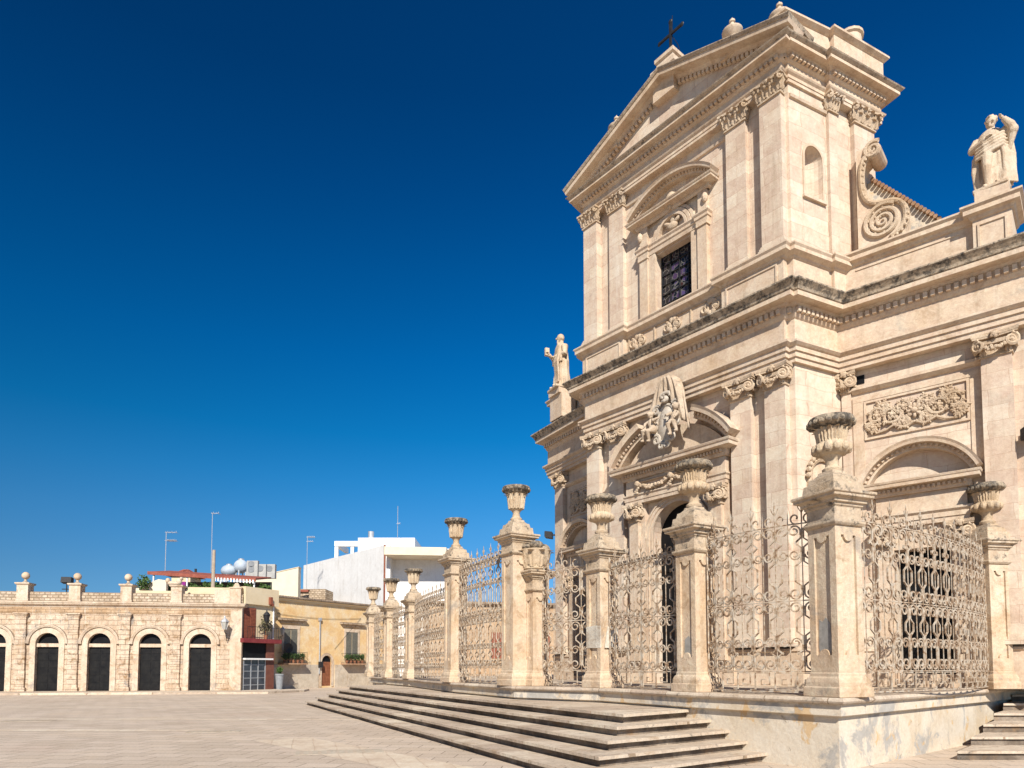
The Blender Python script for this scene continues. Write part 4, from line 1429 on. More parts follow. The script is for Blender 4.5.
# aisle roofs and nave behind
for sg in (-1, 1):
    nb = MB()
    vs = [(sg * 4.6, 3.0, 15.8), (sg * 4.6, DEEP, 15.8), (sg * 8.2, DEEP, 12.6), (sg * 8.2, 3.4, 12.6)]
    nb.add(vs, [(0, 1, 2, 3)])
    nb.build('aisle_roof', 'tile', church)
nb = MB()
nb.add([(-4.6, 3.9, 12.1), (-4.6, DEEP, 12.1), (-4.6, DEEP, 16.6), (-4.6, 3.9, 16.6), (4.6, 3.9, 12.1), (4.6, DEEP, 12.1), (4.6, DEEP, 16.6), (4.6, 3.9, 16.6), (0, 3.9, 18.4), (0, DEEP, 18.4)],
       [(0, 1, 2, 3), (4, 5, 6, 7), (3, 2, 9, 8), (7, 6, 9, 8), (1, 5, 6, 9, 2)])
nb.build('nave_roof', 'tile', church)

# ---- wall floodlights
def floodlight(loc, rz, label):
    e = empty('wall_floodlight', loc, rz)
    b_ = MB()
    b_.box(-0.03, 0.03, -0.20, 0.0, -0.03, 0.03)
    b_.box(-0.08, 0.08, -0.03, 0.0, -0.1, 0.1)
    b_.build('bracket', 'blackiron', e)
    h_ = MB()
    h_.prism([(-0.02, -0.16), (0.30, -0.10), (0.30, 0.16), (-0.02, 0.12)], lambda a, b2, c: (b2, -0.18 - a, c), -0.2, 0.2)
    h_.build('housing', 'blackiron', e)
    l_ = MB()
    l_.box(-0.17, 0.17, -0.495, -0.482, -0.08, 0.13)
    l_.build('lens', 'glass', e)
    tag(e, label, 'floodlight', 'floodlights fixed to the church wings')
    return e
mw = Matrix.Translation((CH_O[0], CH_O[1], 0)) @ Matrix.Rotation(CH_ANG - pi / 2, 4, 'Z')
def to_world(q):
    return mw @ Vector(q)
CHR = CH_ANG - pi / 2
pw_ = to_world(WR(4.56, -0.02, 7.45))
floodlight(pw_, CHR + WA + radians(35), 'dark floodlight on the giant pilaster at the right end of the church')
pw_ = to_world(WL(-WEND, -0.02, 7.6))
floodlight(pw_, CHR - WA - radians(40), 'dark floodlight on the far left edge of the church')

# ================================================================== STATUES
def statue(kind):
    mb = MB()
    rnd = random.Random(3 if kind == 'saint' else 8)
    H = 2.0
    # robe: stacked ovals with deep folds
    rows = []
    lean = 0.05
    if kind == 'saint':
        prof_ = [(0.0, 0.33, 0.27), (0.1, 0.32, 0.26), (0.5, 0.27, 0.22), (0.85, 0.27, 0.21), (1.05, 0.25, 0.20), (1.3, 0.28, 0.20), (1.48, 0.27, 0.18), (1.60, 0.20, 0.14), (1.66, 0.09, 0.09)]
    else:
        prof_ = [(0.0, 0.34, 0.27), (0.1, 0.33, 0.26), (0.5, 0.30, 0.22), (0.85, 0.30, 0.22), (1.05, 0.27, 0.21), (1.3, 0.31, 0.22), (1.48, 0.30, 0.19), (1.60, 0.20, 0.14), (1.66, 0.09, 0.09)]
    n = 44
    zs = [i * 1.66 / 30 for i in range(31)]
    vs = []
    for z in zs:
        for i in range(len(prof_) - 1):
            if prof_[i][0] <= z <= prof_[i + 1][0] + 1e-6:
                q = (z - prof_[i][0]) / (prof_[i + 1][0] - prof_[i][0])
                rx = prof_[i][1] + (prof_[i + 1][1] - prof_[i][1]) * q
                ry = prof_[i][2] + (prof_[i + 1][2] - prof_[i][2]) * q
                break
        sway = 0.05 * sin(z * 2.2)
        for k in range(n):
            a = 2 * pi * k / n
            fold = (0.17 * sin(a * 7 + z * 1.2) + 0.08 * sin(a * 13 - z * 3) + 0.05 * sin(a * 19 + z * 5)) * max(0.0, 1 - z / 1.35)
            fold += 0.05 * sin(a * 5 - z * 9) * (1 if 0.9 < z < 1.5 else 0.3)
            vs.append((sway + rx * (1 + fold) * cos(a), ry * (1 + fold) * sin(a), z))
    fs = []
    for j in range(len(zs) - 1):
        for k in range(n):
            fs.append((j * n + k, j * n + (k + 1) % n, (j + 1) * n + (k + 1) % n, (j + 1) * n + k))
    fs.append(tuple(range(n - 1, -1, -1)))
    fs.append(tuple((len(zs) - 1) * n + k for k in range(n)))
    mb.add(vs, fs)
    # feet
    for sx in (-0.12, 0.14):
        mb.ell((sx, -0.25, 0.05), (0.06, 0.14, 0.05), 8, 6)
    hd = Vector((0.02, -0.03, 1.84))
    turn = 0.55 if kind == 'saint' else -0.55
    R3 = Matrix.Rotation(-turn, 3, 'Z')
    tilt = Matrix.Rotation(0.12 if kind == 'saint' else 0.25, 3, 'Y')
    RT = tilt @ R3
    def hp(x, y, z):
        return tuple(hd + RT @ Vector((x, y, z)))
    mb.tube([(0.02, 0, 1.6), (0.02, -0.01, 1.74)], [0.085, 0.075], 8)
    mb.ell(hd, (0.108, 0.128, 0.15), 14, 10, RT)
    mb.ell(hp(0, -0.130, -0.02), (0.024, 0.045, 0.042), 6, 5, RT)       # nose
    mb.ell(hp(0, -0.09, 0.035), (0.075, 0.03, 0.016), 8, 5, RT)        # brow
    mb.ell(hp(0, -0.10, -0.068), (0.035, 0.02, 0.012), 6, 4, RT)       # mouth
    for sx in (-1, 1):
        mb.ell(hp(sx * 0.038, -0.097, 0.012), (0.02, 0.014, 0.012), 6, 4, RT)
        mb.ell(hp(sx * 0.100, 0.0, -0.01), (0.018, 0.03, 0.04), 6, 5, RT)
    if kind == 'saint':
        for k in range(7):
            mb.ell(hp(-0.06 + 0.02 * k, -0.085, -0.15 - 0.02 * (3 - abs(k - 3))), (0.022, 0.03, 0.075), 6, 5, RT)
        for k in range(10):
            a = pi * k / 9
            mb.ell(hp(0.095 * cos(a), 0.085 * sin(a) * 0.9 + 0.01, -0.02), (0.03, 0.03, 0.05), 6, 4, RT)
    else:
        for k in range(26):
            a = rnd.uniform(0, 2 * pi)
            e = rnd.uniform(0.2, 1.3)
            x, y, z = 0.118 * cos(a) * cos(e), 0.13 * sin(a) * cos(e) + 0.02, 0.145 * sin(e) + 0.01
            mb.ell(hp(x, y, z), (0.046, 0.046, 0.042), 6, 4, RT)
        for k in range(6):
            mb.ell(hp(-0.045 + 0.018 * k, -0.085, -0.115), (0.02, 0.03, 0.05), 6, 4, RT)
    def arm(pts, rs, fingers):
        mb.tube(pts, rs, 9)
        w_ = Vector(pts[-1])
        d = (w_ - Vector(pts[-2])).normalized()
        s1 = d.cross(Vector((0, 0, 1)))
        if s1.length < 0.2:
            s1 = Vector((1, 0, 0))
        s1.normalize()
        s2 = s1.cross(d)
        mb.ell(w_ + d * 0.045, (0.042, 0.05, 0.042), 8, 6)
        for k in range(4):
            u = (k - 1.5) * 0.022
            L = (0.075, 0.09, 0.085, 0.065)[k]
            mb.tube([w_ + d * 0.06 + s1 * u, w_ + d * (0.06 + L * 0.6) + s1 * u * 1.1 + s2 * 0.012, w_ + d * (0.06 + L) + s1 * u * 1.1 - s2 * 0.012], 0.0135, 5)
        mb.tube([w_ + d * 0.02 + s1 * 0.035, w_ + d * 0.06 + s1 * 0.06, w_ + d * 0.09 + s1 * 0.055], 0.015, 5)
    if kind == 'saint':
        arm([(-0.24, 0.0, 1.46), (-0.33, -0.10, 1.16), (-0.22, -0.34, 1.30)], [0.12, 0.10, 0.06], 0)
        arm([(0.26, 0.0, 1.46), (0.36, -0.04, 1.14), (0.10, -0.27, 1.10)], [0.12, 0.10, 0.055], 0)
        # book held upright in the raised hand
        mb.box(-0.30, -0.20, -0.48, -0.33, 1.26, 1.54)
        # cloak gathered over the forearm and falling
        for k in range(5):
            x = 0.05 + 0.06 * k
            mb.tube([(x, -0.24 + 0.01 * k, 1.12), (x + 0.02, -0.27, 0.85), (x + 0.03, -0.24, 0.45), (x + 0.03, -0.25, 0.12)], [0.05, 0.045, 0.04, 0.025], 6)
        for k in range(4):
            mb.tube([(-0.3 + 0.02 * k, -0.10, 1.2 - 0.06 * k), (-0.1, -0.25, 1.08 - 0.07 * k), (0.16, -0.26, 1.0 - 0.05 * k), (0.32, -0.12, 1.06 - 0.05 * k)], 0.04, 6)
    else:
        # right arm across the chest, left elbow out with the hand raised by the shoulder
        arm([(-0.28, 0.0, 1.46), (-0.37, -0.16, 1.20), (-0.05, -0.30, 1.28)], [0.125, 0.105, 0.06], 0)
        arm([(0.26, 0.0, 1.48), (0.40, -0.06, 1.38), (0.47, -0.12, 1.36), (0.43, -0.18, 1.46), (0.30, -0.24, 1.66)], [0.125, 0.12, 0.11, 0.095, 0.06], 0)
        mb.ell((0.46, -0.11, 1.34), (0.12, 0.12, 0.13), 10, 8)
        mb.tube([(0.46, -0.10, 1.34), (0.42, -0.08, 1.12), (0.37, -0.06, 0.9)], [0.11, 0.075, 0.04], 8)
        # cloak wound round the body
        for k in range(5):
            mb.tube([(-0.37 + 0.015 * k, -0.02, 1.30 - 0.10 * k), (-0.27, -0.20 - 0.01 * k, 1.22 - 0.09 * k), (-0.10, -0.29 - 0.015 * (k % 2), 1.20 - 0.08 * k), (0.10, -0.29 + 0.01 * k, 1.25 - 0.07 * k), (0.27, -0.20, 1.34 - 0.08 * k), (0.37, -0.02, 1.38 - 0.11 * k)], [0.03, 0.042, 0.048, 0.048, 0.042, 0.03], 7)
        for k in range(5):
            x = 0.22 + 0.04 * k
            mb.tube([(x, -0.14 + 0.06 * k, 1.2), (x + 0.06, -0.18 + 0.06 * k, 0.8), (x + 0.06, -0.16 + 0.05 * k, 0.4), (x + 0.10, -0.14 + 0.05 * k, 0.05)], [0.06, 0.05, 0.05, 0.03], 6)
        for k in range(4):
            x = -0.34 + 0.03 * k
            mb.tube([(x, -0.10, 1.0), (x - 0.02, -0.16, 0.6), (x + 0.02, -0.16, 0.05)], [0.05, 0.045, 0.03], 6)
        # bared leg stepping forward
        mb.tube([(-0.06, -0.20, 0.95), (-0.05, -0.33, 0.52), (-0.06, -0.26, 0.06)], [0.13, 0.10, 0.06], 9)
    # low base
    mb.box(-0.36, 0.36, -0.36, 0.30, -0.06, 0.03)
    return mb
q = to_world(WR(4.12, 0.14, 13.98))
so_ = remeshed(statue('prophet'), 'statue', 'statue', 0.0125, None, q, CHR + WA + radians(-4))
so_.scale = (1.04, 1.04, 1.0)
tag(so_, 'curly haired stone statue in a wound cloak on the right church wing', 'statue', 'statues on the church parapet')
q = to_world(WL(-3.20, -0.62, 13.50))
so_ = remeshed(statue('saint'), 'statue', 'statue', 0.0125, None, q, CHR - WA - radians(8))
so_.scale = (1.28, 1.28, 1.20)
tag(so_, 'bald bearded stone saint holding a book on the left church wing', 'statue', 'statues on the church parapet')
M['bandstone'] = stone('pale_worn_paving', [(0.52, 0.43, 0.34), (0.62, 0.535, 0.435), (0.67, 0.59, 0.50)], bricks=(0.5, 30.0, 0.015, 0.3), fx=(1, 0.3), stains=0.25, bmp=0.4)
M['cement'] = plain('grey_cement_repair', (0.25, 0.235, 0.21), (0.36, 0.34, 0.31), 7, 0.95, 0.0, 0.3)
M['paleblock'] = stone('pale_new_stone', [(0.50, 0.45, 0.38), (0.62, 0.58, 0.51), (0.66, 0.62, 0.56)], stains=0.5, bmp=0.5)
M['friezeband'] = stone('stained_frieze_stone', [(0.34, 0.22, 0.13), (0.44, 0.31, 0.20), (0.53, 0.42, 0.31)], bricks=(0.6, 0.2, 0.015, 0.5), stains=0.8, fx=(1, 0.1), bmp=0.8, streak=0.7)
M['tanwall'] = stone('tan_render', [(0.36, 0.24, 0.15), (0.44, 0.31, 0.20), (0.50, 0.38, 0.27)], stains=0.4, bmp=0.3)
M['eaves'] = stone('grey_eaves_tile', [(0.20, 0.15, 0.11), (0.28, 0.22, 0.17), (0.36, 0.29, 0.23)], stains=0.5, lichen=0.4, bmp=0.5)

# ================================================================== TERRACE, STEPS
PX = {}     # nearest plinth corner of every pier, surveyed (x, y ahead)
NEAR = {'corner': (5.63, 11.83), 'p2': (3.88, 14.38), 'p3': (2.29, 17.32), 'gr': (0.12, 19.15), 'gl': (-1.94, 23.5),
        'q3': (-4.45, 30.7), 'q2': (-6.06, 34.15), 'q1': (-7.75, 38.0), 'r1': (11.56, 16.44)}
def inward(x, y, d):
    L_ = hypot(x, y)
    return (x + x / L_ * d, y + y / L_ * d)
def offset_path(pts, d):
    out = []
    P_ = [Vector(q) for q in pts]
    for i in range(len(P_)):
        a = (P_[i] - P_[i - 1]).normalized() if i > 0 else (P_[1] - P_[0]).normalized()
        b_ = (P_[i + 1] - P_[i]).normalized() if i < len(P_) - 1 else a
        n1, n2 = Vector((-a.y, a.x)), Vector((-b_.y, b_.x))
        m_ = (n1 + n2) / max(0.3, 1 + n1.dot(n2))
        out.append(tuple(P_[i] + m_ * d))
    return out
r_far = (22.0, 18.95)
edge_line = [r_far, (13.4, 18.35), NEAR['corner'], NEAR['p2'], NEAR['p3'], NEAR['gr'], NEAR['gl'], NEAR['q3'], NEAR['q2'], NEAR['q1'], (-2.5, 41.5)]
kerb_out = offset_path(edge_line, 0.14)
kerb_in = offset_path(edge_line, 0.08)
terr = empty('stone_terrace', (0, 0, 0))
tag(terr, 'patched plaster retaining wall and stone floor under the church railing', 'terrace')
back_pts = [(6, 55), (40, 55), (40, 20)]
tb = MB()
tb.slab(offset_path(edge_line, -0.02) + back_pts, 0.0, 1.155)
tb.build('retaining_wall', 'plaster', terr)
tb = MB()
tb.sweep(kerb_out, [(1.3, 1.16), (0.0, 1.16), (-0.02, 1.18), (-0.035, 1.21), (-0.02, 1.25), (0.0, 1.268), (1.3, 1.268)], XYZ)
tb.build('kerb_slab', 'step', terr)
tb = MB()
tb.sweep(kerb_in, [(0.3, 0.94), (0.03, 0.94), (0.0, 0.96), (0.0, 1.158), (0.3, 1.158)], XYZ)
tb.build('kerb_course', 'plaster', terr)
tb = MB()
tb.slab(offset_path(edge_line, -0.9) + back_pts, 1.10, 1.262)
tb.build('terrace_floor', 'step', terr)

steps = empty('front_steps', (0, 0, 0))
tag(steps, 'long flight of five wide worn stone steps rising to the gate piers', 'steps', 'flights of steps up to the terrace')
sL = [(-7.96, 33.0), (-8.45, 32.95), (-8.93, 32.9), (-9.42, 32.85), (-9.9, 32.8)]
sR = [(2.13, 13.08), (1.88, 12.40), (1.63, 11.71), (1.38, 11.03), (1.135, 10.34)]
sE = [(3.45, 14.30), (3.75, 13.85), (4.02, 13.50), (4.26, 13.17), (4.52, 12.82)]
for k in range(5):
    z1 = 0.90 - 0.18 * k
    mb = MB()
    L_, R_, E_ = Vector(sL[k]), Vector(sR[k]), Vector(sE[k])
    rr = random.Random(k)
    # nosing line with small chips and settlement
    N_ = 26
    front = [L_ + (R_ - L_) * (i / N_) + Vector((rr.uniform(-0.012, 0.012), rr.uniform(-0.012, 0.012))) for i in range(N_ + 1)]
    side = [R_ + (E_ - R_) * (i / 6) + Vector((rr.uniform(-0.008, 0.008), rr.uniform(-0.008, 0.008))) for i in range(1, 7)]
    inn = E_ + (E_ - R_) * 0.5
    pathn = [(q.x, q.y) for q in ([L_ + (Vector((-4.0, 38.0)) - Vector((-7.96, 33.0))) * 0.9] + front + side + [inn])]
    backp = [(4.5, 14.5), (3.0, 17.2), (0.6, 19.9), (-1.4, 23.9), (-3.8, 31.0)]
    # riser body, set back under the nosing
    body = offset_path(list(reversed(pathn)), -0.11)
    mb.slab(list(reversed(body)) + backp, 0.0 if k == 4 else z1 - 0.20, z1 - 0.055)
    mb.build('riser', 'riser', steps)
    mb = MB()
    mb.slab(pathn + backp, z1 - 0.056, z1)
    mb.build('tread', 'step', steps)

side_st = empty('side_steps', (0, 0, 0))
tag(side_st, 'flight of worn stone steps at the right edge beside the retaining wall', 'steps', 'flights of steps up to the terrace')
for k in range(6):
    z1 = 1.08 - 0.18 * k
    xl, yl = 13.05 - 0.89 * k, 17.9 - 0.92 * k
    mb = MB()
    mb.slab([(xl + 0.03, yl + 0.06), (24, yl + 0.06), (24, yl + 2.5), (xl + 2.0, yl + 2.1)], max(0.0, z1 - 0.18) if k == 5 else z1 - 0.2, z1 - 0.05)
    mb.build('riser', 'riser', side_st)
    mb = MB()
    mb.slab([(xl, yl), (24, yl), (24, yl + 2.5), (xl + 2.0, yl + 2.1)], z1 - 0.051, z1)
    mb.build('tread', 'step', side_st)

# ================================================================== FENCE PIERS
def urn_profile(kind):
    if kind == 'lobed':
        body = [(0.17, 0.0), (0.18, 0.05), (0.12, 0.10), (0.115, 0.22), (0.15, 0.27), (0.17, 0.30)]
        bowl = [(0.17, 0.30), (0.26, 0.34), (0.315, 0.42), (0.30, 0.50), (0.245, 0.55), (0.225, 0.60), (0.235, 0.70), (0.265, 0.80)]
        rim = [(0.265, 0.80), (0.34, 0.84), (0.395, 0.90), (0.405, 0.96), (0.38, 1.01), (0.30, 1.03), (0.24, 1.0)]
    else:
        body = [(0.17, 0.0), (0.18, 0.05), (0.12, 0.10), (0.10, 0.22), (0.13, 0.27), (0.15, 0.30)]
        bowl = [(0.15, 0.30), (0.19, 0.33), (0.20, 0.40), (0.215, 0.55), (0.245, 0.70), (0.275, 0.78)]
        rim = [(0.275, 0.78), (0.32, 0.81), (0.40, 0.90), (0.42, 0.96), (0.40, 1.00), (0.30, 1.02), (0.24, 0.99)]
    return body, bowl, rim
def pier(near, ang, top, urn, label, wd=0.60, dmg=(), broken=False, group='stone piers of the church railing'):
    """square moulded pier: plinth, shaft with sunk fields, cap, stepped block and urn"""
    cx, cy = inward(near[0], near[1], 0.50 * wd / 0.6)
    e = empty('fence_pier', (cx, cy, Z0), ang)
    tag(e, label, 'pier', group)
    h = wd / 2
    H = top - Z0
    mb = MB()
    mb.square_lathe([(h + 0.10, 0.0), (h + 0.10, 0.17), (h + 0.075, 0.175), (h + 0.075, 0.26), (h + 0.05, 0.33), (h + 0.02, 0.36), (h + 0.02, 0.41), (h, 0.44)])
    mb.build('plinth', 'pier', e)
    mb = MB()
    zt = H - 0.62
    # shaft core and raised borders round the sunk, round ended fields
    c = h - 0.045
    mb.box(-c, c, -c, c, 0.44, zt)
    fw = h * 0.56
    for k in range(4):
        rot = Matrix.Rotation(k * pi / 2, 3, 'Z')
        def em(s_, y_, z_, rot=rot):
            return tuple(rot @ Vector((s_, -c + y_, z_)))
        outer = [(-h, 0.44), (h, 0.44), (h, zt), (-h, zt)]
        r_ = fw
        zb, zu = 0.44 + 0.30, zt - 0.16
        sh_ = r_ * 0.55
        hole = [(-fw, zb), ] + [(-fw + sh_ * 0.6, zb)] + [(r_ * 0.62 * cos(a), zb + r_ * 0.62 * sin(a)) for a in [pi - pi * i / 8 for i in range(9)]] + [(fw - sh_ * 0.6, zb), (fw, zb), (fw, zu), (fw - sh_ * 0.6, zu)] + [(r_ * 0.62 * cos(a), zu - r_ * 0.62 * sin(a)) for a in [pi * i / 8 for i in range(9)]] + [(-fw + sh_ * 0.6, zu), (-fw, zu)]
        # dedupe
        hh = [hole[0]]
        for q_ in hole[1:]:
            if hypot(q_[0] - hh[-1][0], q_[1] - hh[-1][1]) > 1e-4:
                hh.append(q_)
        tri = tessellate_polygon([[Vector((q_[0], q_[1], 0)) for q_ in outer], [Vector((q_[0], q_[1], 0)) for q_ in hh]])
        flat = outer + hh
        mb.add([em(q_[0], -0.045, q_[1]) for q_ in flat], tri)
        n_ = len(hh)
        mb.add([em(q_[0], -0.045, q_[1]) for q_ in hh] + [em(q_[0], -0.001, q_[1]) for q_ in hh], [(i, (i + 1) % n_, n_ + (i + 1) % n_, n_ + i) for i in range(n_)])
    mb.box(-h, h, -h, h, zt, zt + 0.001)
    mb.build('shaft', 'pier', e)
    mb = MB()
    mb.square_lathe([(h, zt), (h + 0.03, zt + 0.005), (h + 0.065, zt + 0.05), (h + 0.065, zt + 0.085), (h + 0.01, zt + 0.10), (h + 0.01, zt + 0.34), (h + 0.04, zt + 0.36), (h + 0.04, zt + 0.405), (h + 0.085, zt + 0.41), (h + 0.085, zt + 0.46), (h + 0.11, zt + 0.48), (h + 0.17, zt + 0.50), (h + 0.17, zt + 0.55), (h + 0.20, zt + 0.56), (h + 0.20, zt + 0.61), (h + 0.15, zt + 0.62)])
    mb.build('cap', 'cap', e)
    if broken:
        mb = MB()
        rows = [(0.30, 0.0), (0.36, 0.06), (0.33, 0.14), (0.40, 0.40), (0.44, 0.62)]
        mb.lathe([(r_, H + z_) for r_, z_ in rows], 18, (0, 0, 0), [(6, 0.10)] * 5)
        for k in range(9):
            a = k * 2 * pi / 9
            leaf(mb, 0.34 * cos(a), 0.34 * sin(a), H + 0.10, 0.46, 0.22, a + pi / 2, 0.9, 0.1)
        mb.build('broken_vase', 'urn', e, True)
        mb = MB()
        for k in range(6):
            a = k * 1.1
            mb.ell((0.24 * cos(a), 0.24 * sin(a), H + 0.68 + 0.06 * sin(k * 2.1)), (0.22, 0.18, 0.10 + 0.03 * (k % 3)), 8, 6)
        mb.ell((0, 0, H + 0.72), (0.34, 0.34, 0.10), 10, 6)
        mb.build('broken_rim', 'urnrim', e, True)
        return e
    mb = MB()
    mb.square_lathe([(h + 0.10, H - 0.005), (h + 0.06, H + 0.02), (h + 0.04, H + 0.19), (h - 0.01, H + 0.20), (h - 0.03, H + 0.31), (h - 0.07, H + 0.32), (h - 0.13, H + 0.38), (h - 0.14, H + 0.43)])
    mb.build('stepped_block', 'cap', e)
    body, bowl, rim = urn_profile(urn)
    z_ = H + 0.43
    s_ = 0.98
    mb = MB()
    mb.lathe([(r_ * s_, z_ + q_ * s_) for r_, q_ in body], 20)
    lob = [(12, 0.0)] + [(12, 0.16)] * 3 + [(12, 0.06)] * (len(bowl) - 4)
    mb.lathe([(r_ * s_, z_ + q_ * s_) for r_, q_ in bowl], 48, (0, 0, 0), lob)
    if urn == 'lobed':
        for k in range(12):
            a = k * 2 * pi / 12
            mb.ell((0.30 * s_ * cos(a), 0.30 * s_ * sin(a), z_ + 0.43 * s_), (0.065, 0.065, 0.085), 7, 5)
        for k in range(14):
            a = (k + 0.5) * 2 * pi / 14
            leaf(mb, 0.215 * s_ * cos(a), 0.215 * s_ * sin(a), z_ + 0.53 * s_, 0.26, 0.11, a + pi / 2, 0.8, 0.06)
    else:
        for k in range(12):
            a = (k + 0.5) * 2 * pi / 12
            leaf(mb, 0.20 * s_ * cos(a), 0.20 * s_ * sin(a), z_ + 0.34 * s_, 0.42, 0.10, a + pi / 2, 0.7, 0.07)
    mb.build('urn', 'urn', e, True)
    mb = MB()
    mb.lathe([(r_ * s_, z_ + q_ * s_) for r_, q_ in rim], 40)
    for k in range(20):
        a = k * 2 * pi / 20
        mb.ell((0.375 * s_ * cos(a), 0.375 * s_ * sin(a), z_ + 0.91 * s_), (0.06, 0.06, 0.055), 7, 5)
    mb.build('urn_rim', 'urnrim', e, True)
    return e
NT = Z0 + 3.6
GT = 5.62
PIERS = {}
specs = [('corner', 112 + 90, NT, 'lobed', 'large corner pier with a lobed urn where the railing turns'),
         ('p2', 119 + 90, NT, 'lobed', 'pier with a lobed urn just left of the large corner pier'),
         ('p3', 121 + 90, NT, 'lobed', 'pier with a pale patched block halfway up, beside the double leaf gate'),
         ('gr', 122 + 90, GT, 'plain', 'tall gate pier with a plain bell urn, joined to the pier with the broken vase'),
         ('gl', 118 + 90, GT, 'plain', 'tall gate pier with a bell urn, alone at the far side of the main gate'),
         ('q3', 115 + 90, NT, 'plain', 'ochre stained pier, third from the far left end of the railing'),
         ('q2', 115 + 90, NT, 'plain', 'pier between the two last grilles at the far end of the railing'),
         ('q1', 115 + 90, NT, 'plain', 'end pier at the far left corner of the railing, nearest the yellow house'),
         ('r1', 100 + 90, NT, 'lobed', 'pier with a lobed urn at the right, beside the top of the side steps')]
for k, a, top, ur, lab in specs:
    wd = 0.62 if k in ('corner', 'gr', 'gl') else 0.58
    tp = top + (0.05 if k in ('corner', 'r1') else 0)
    PIERS[k] = pier(NEAR[k], radians(a) - pi / 2 + pi / 2, tp, ur, lab, wd)
PIERS['half'] = pier((0.66, 19.15), radians(122 + 90), 4.55, 'plain', 'lower pier carrying a broken leafy vase, set against the tall gate pier', 0.52, broken=True)
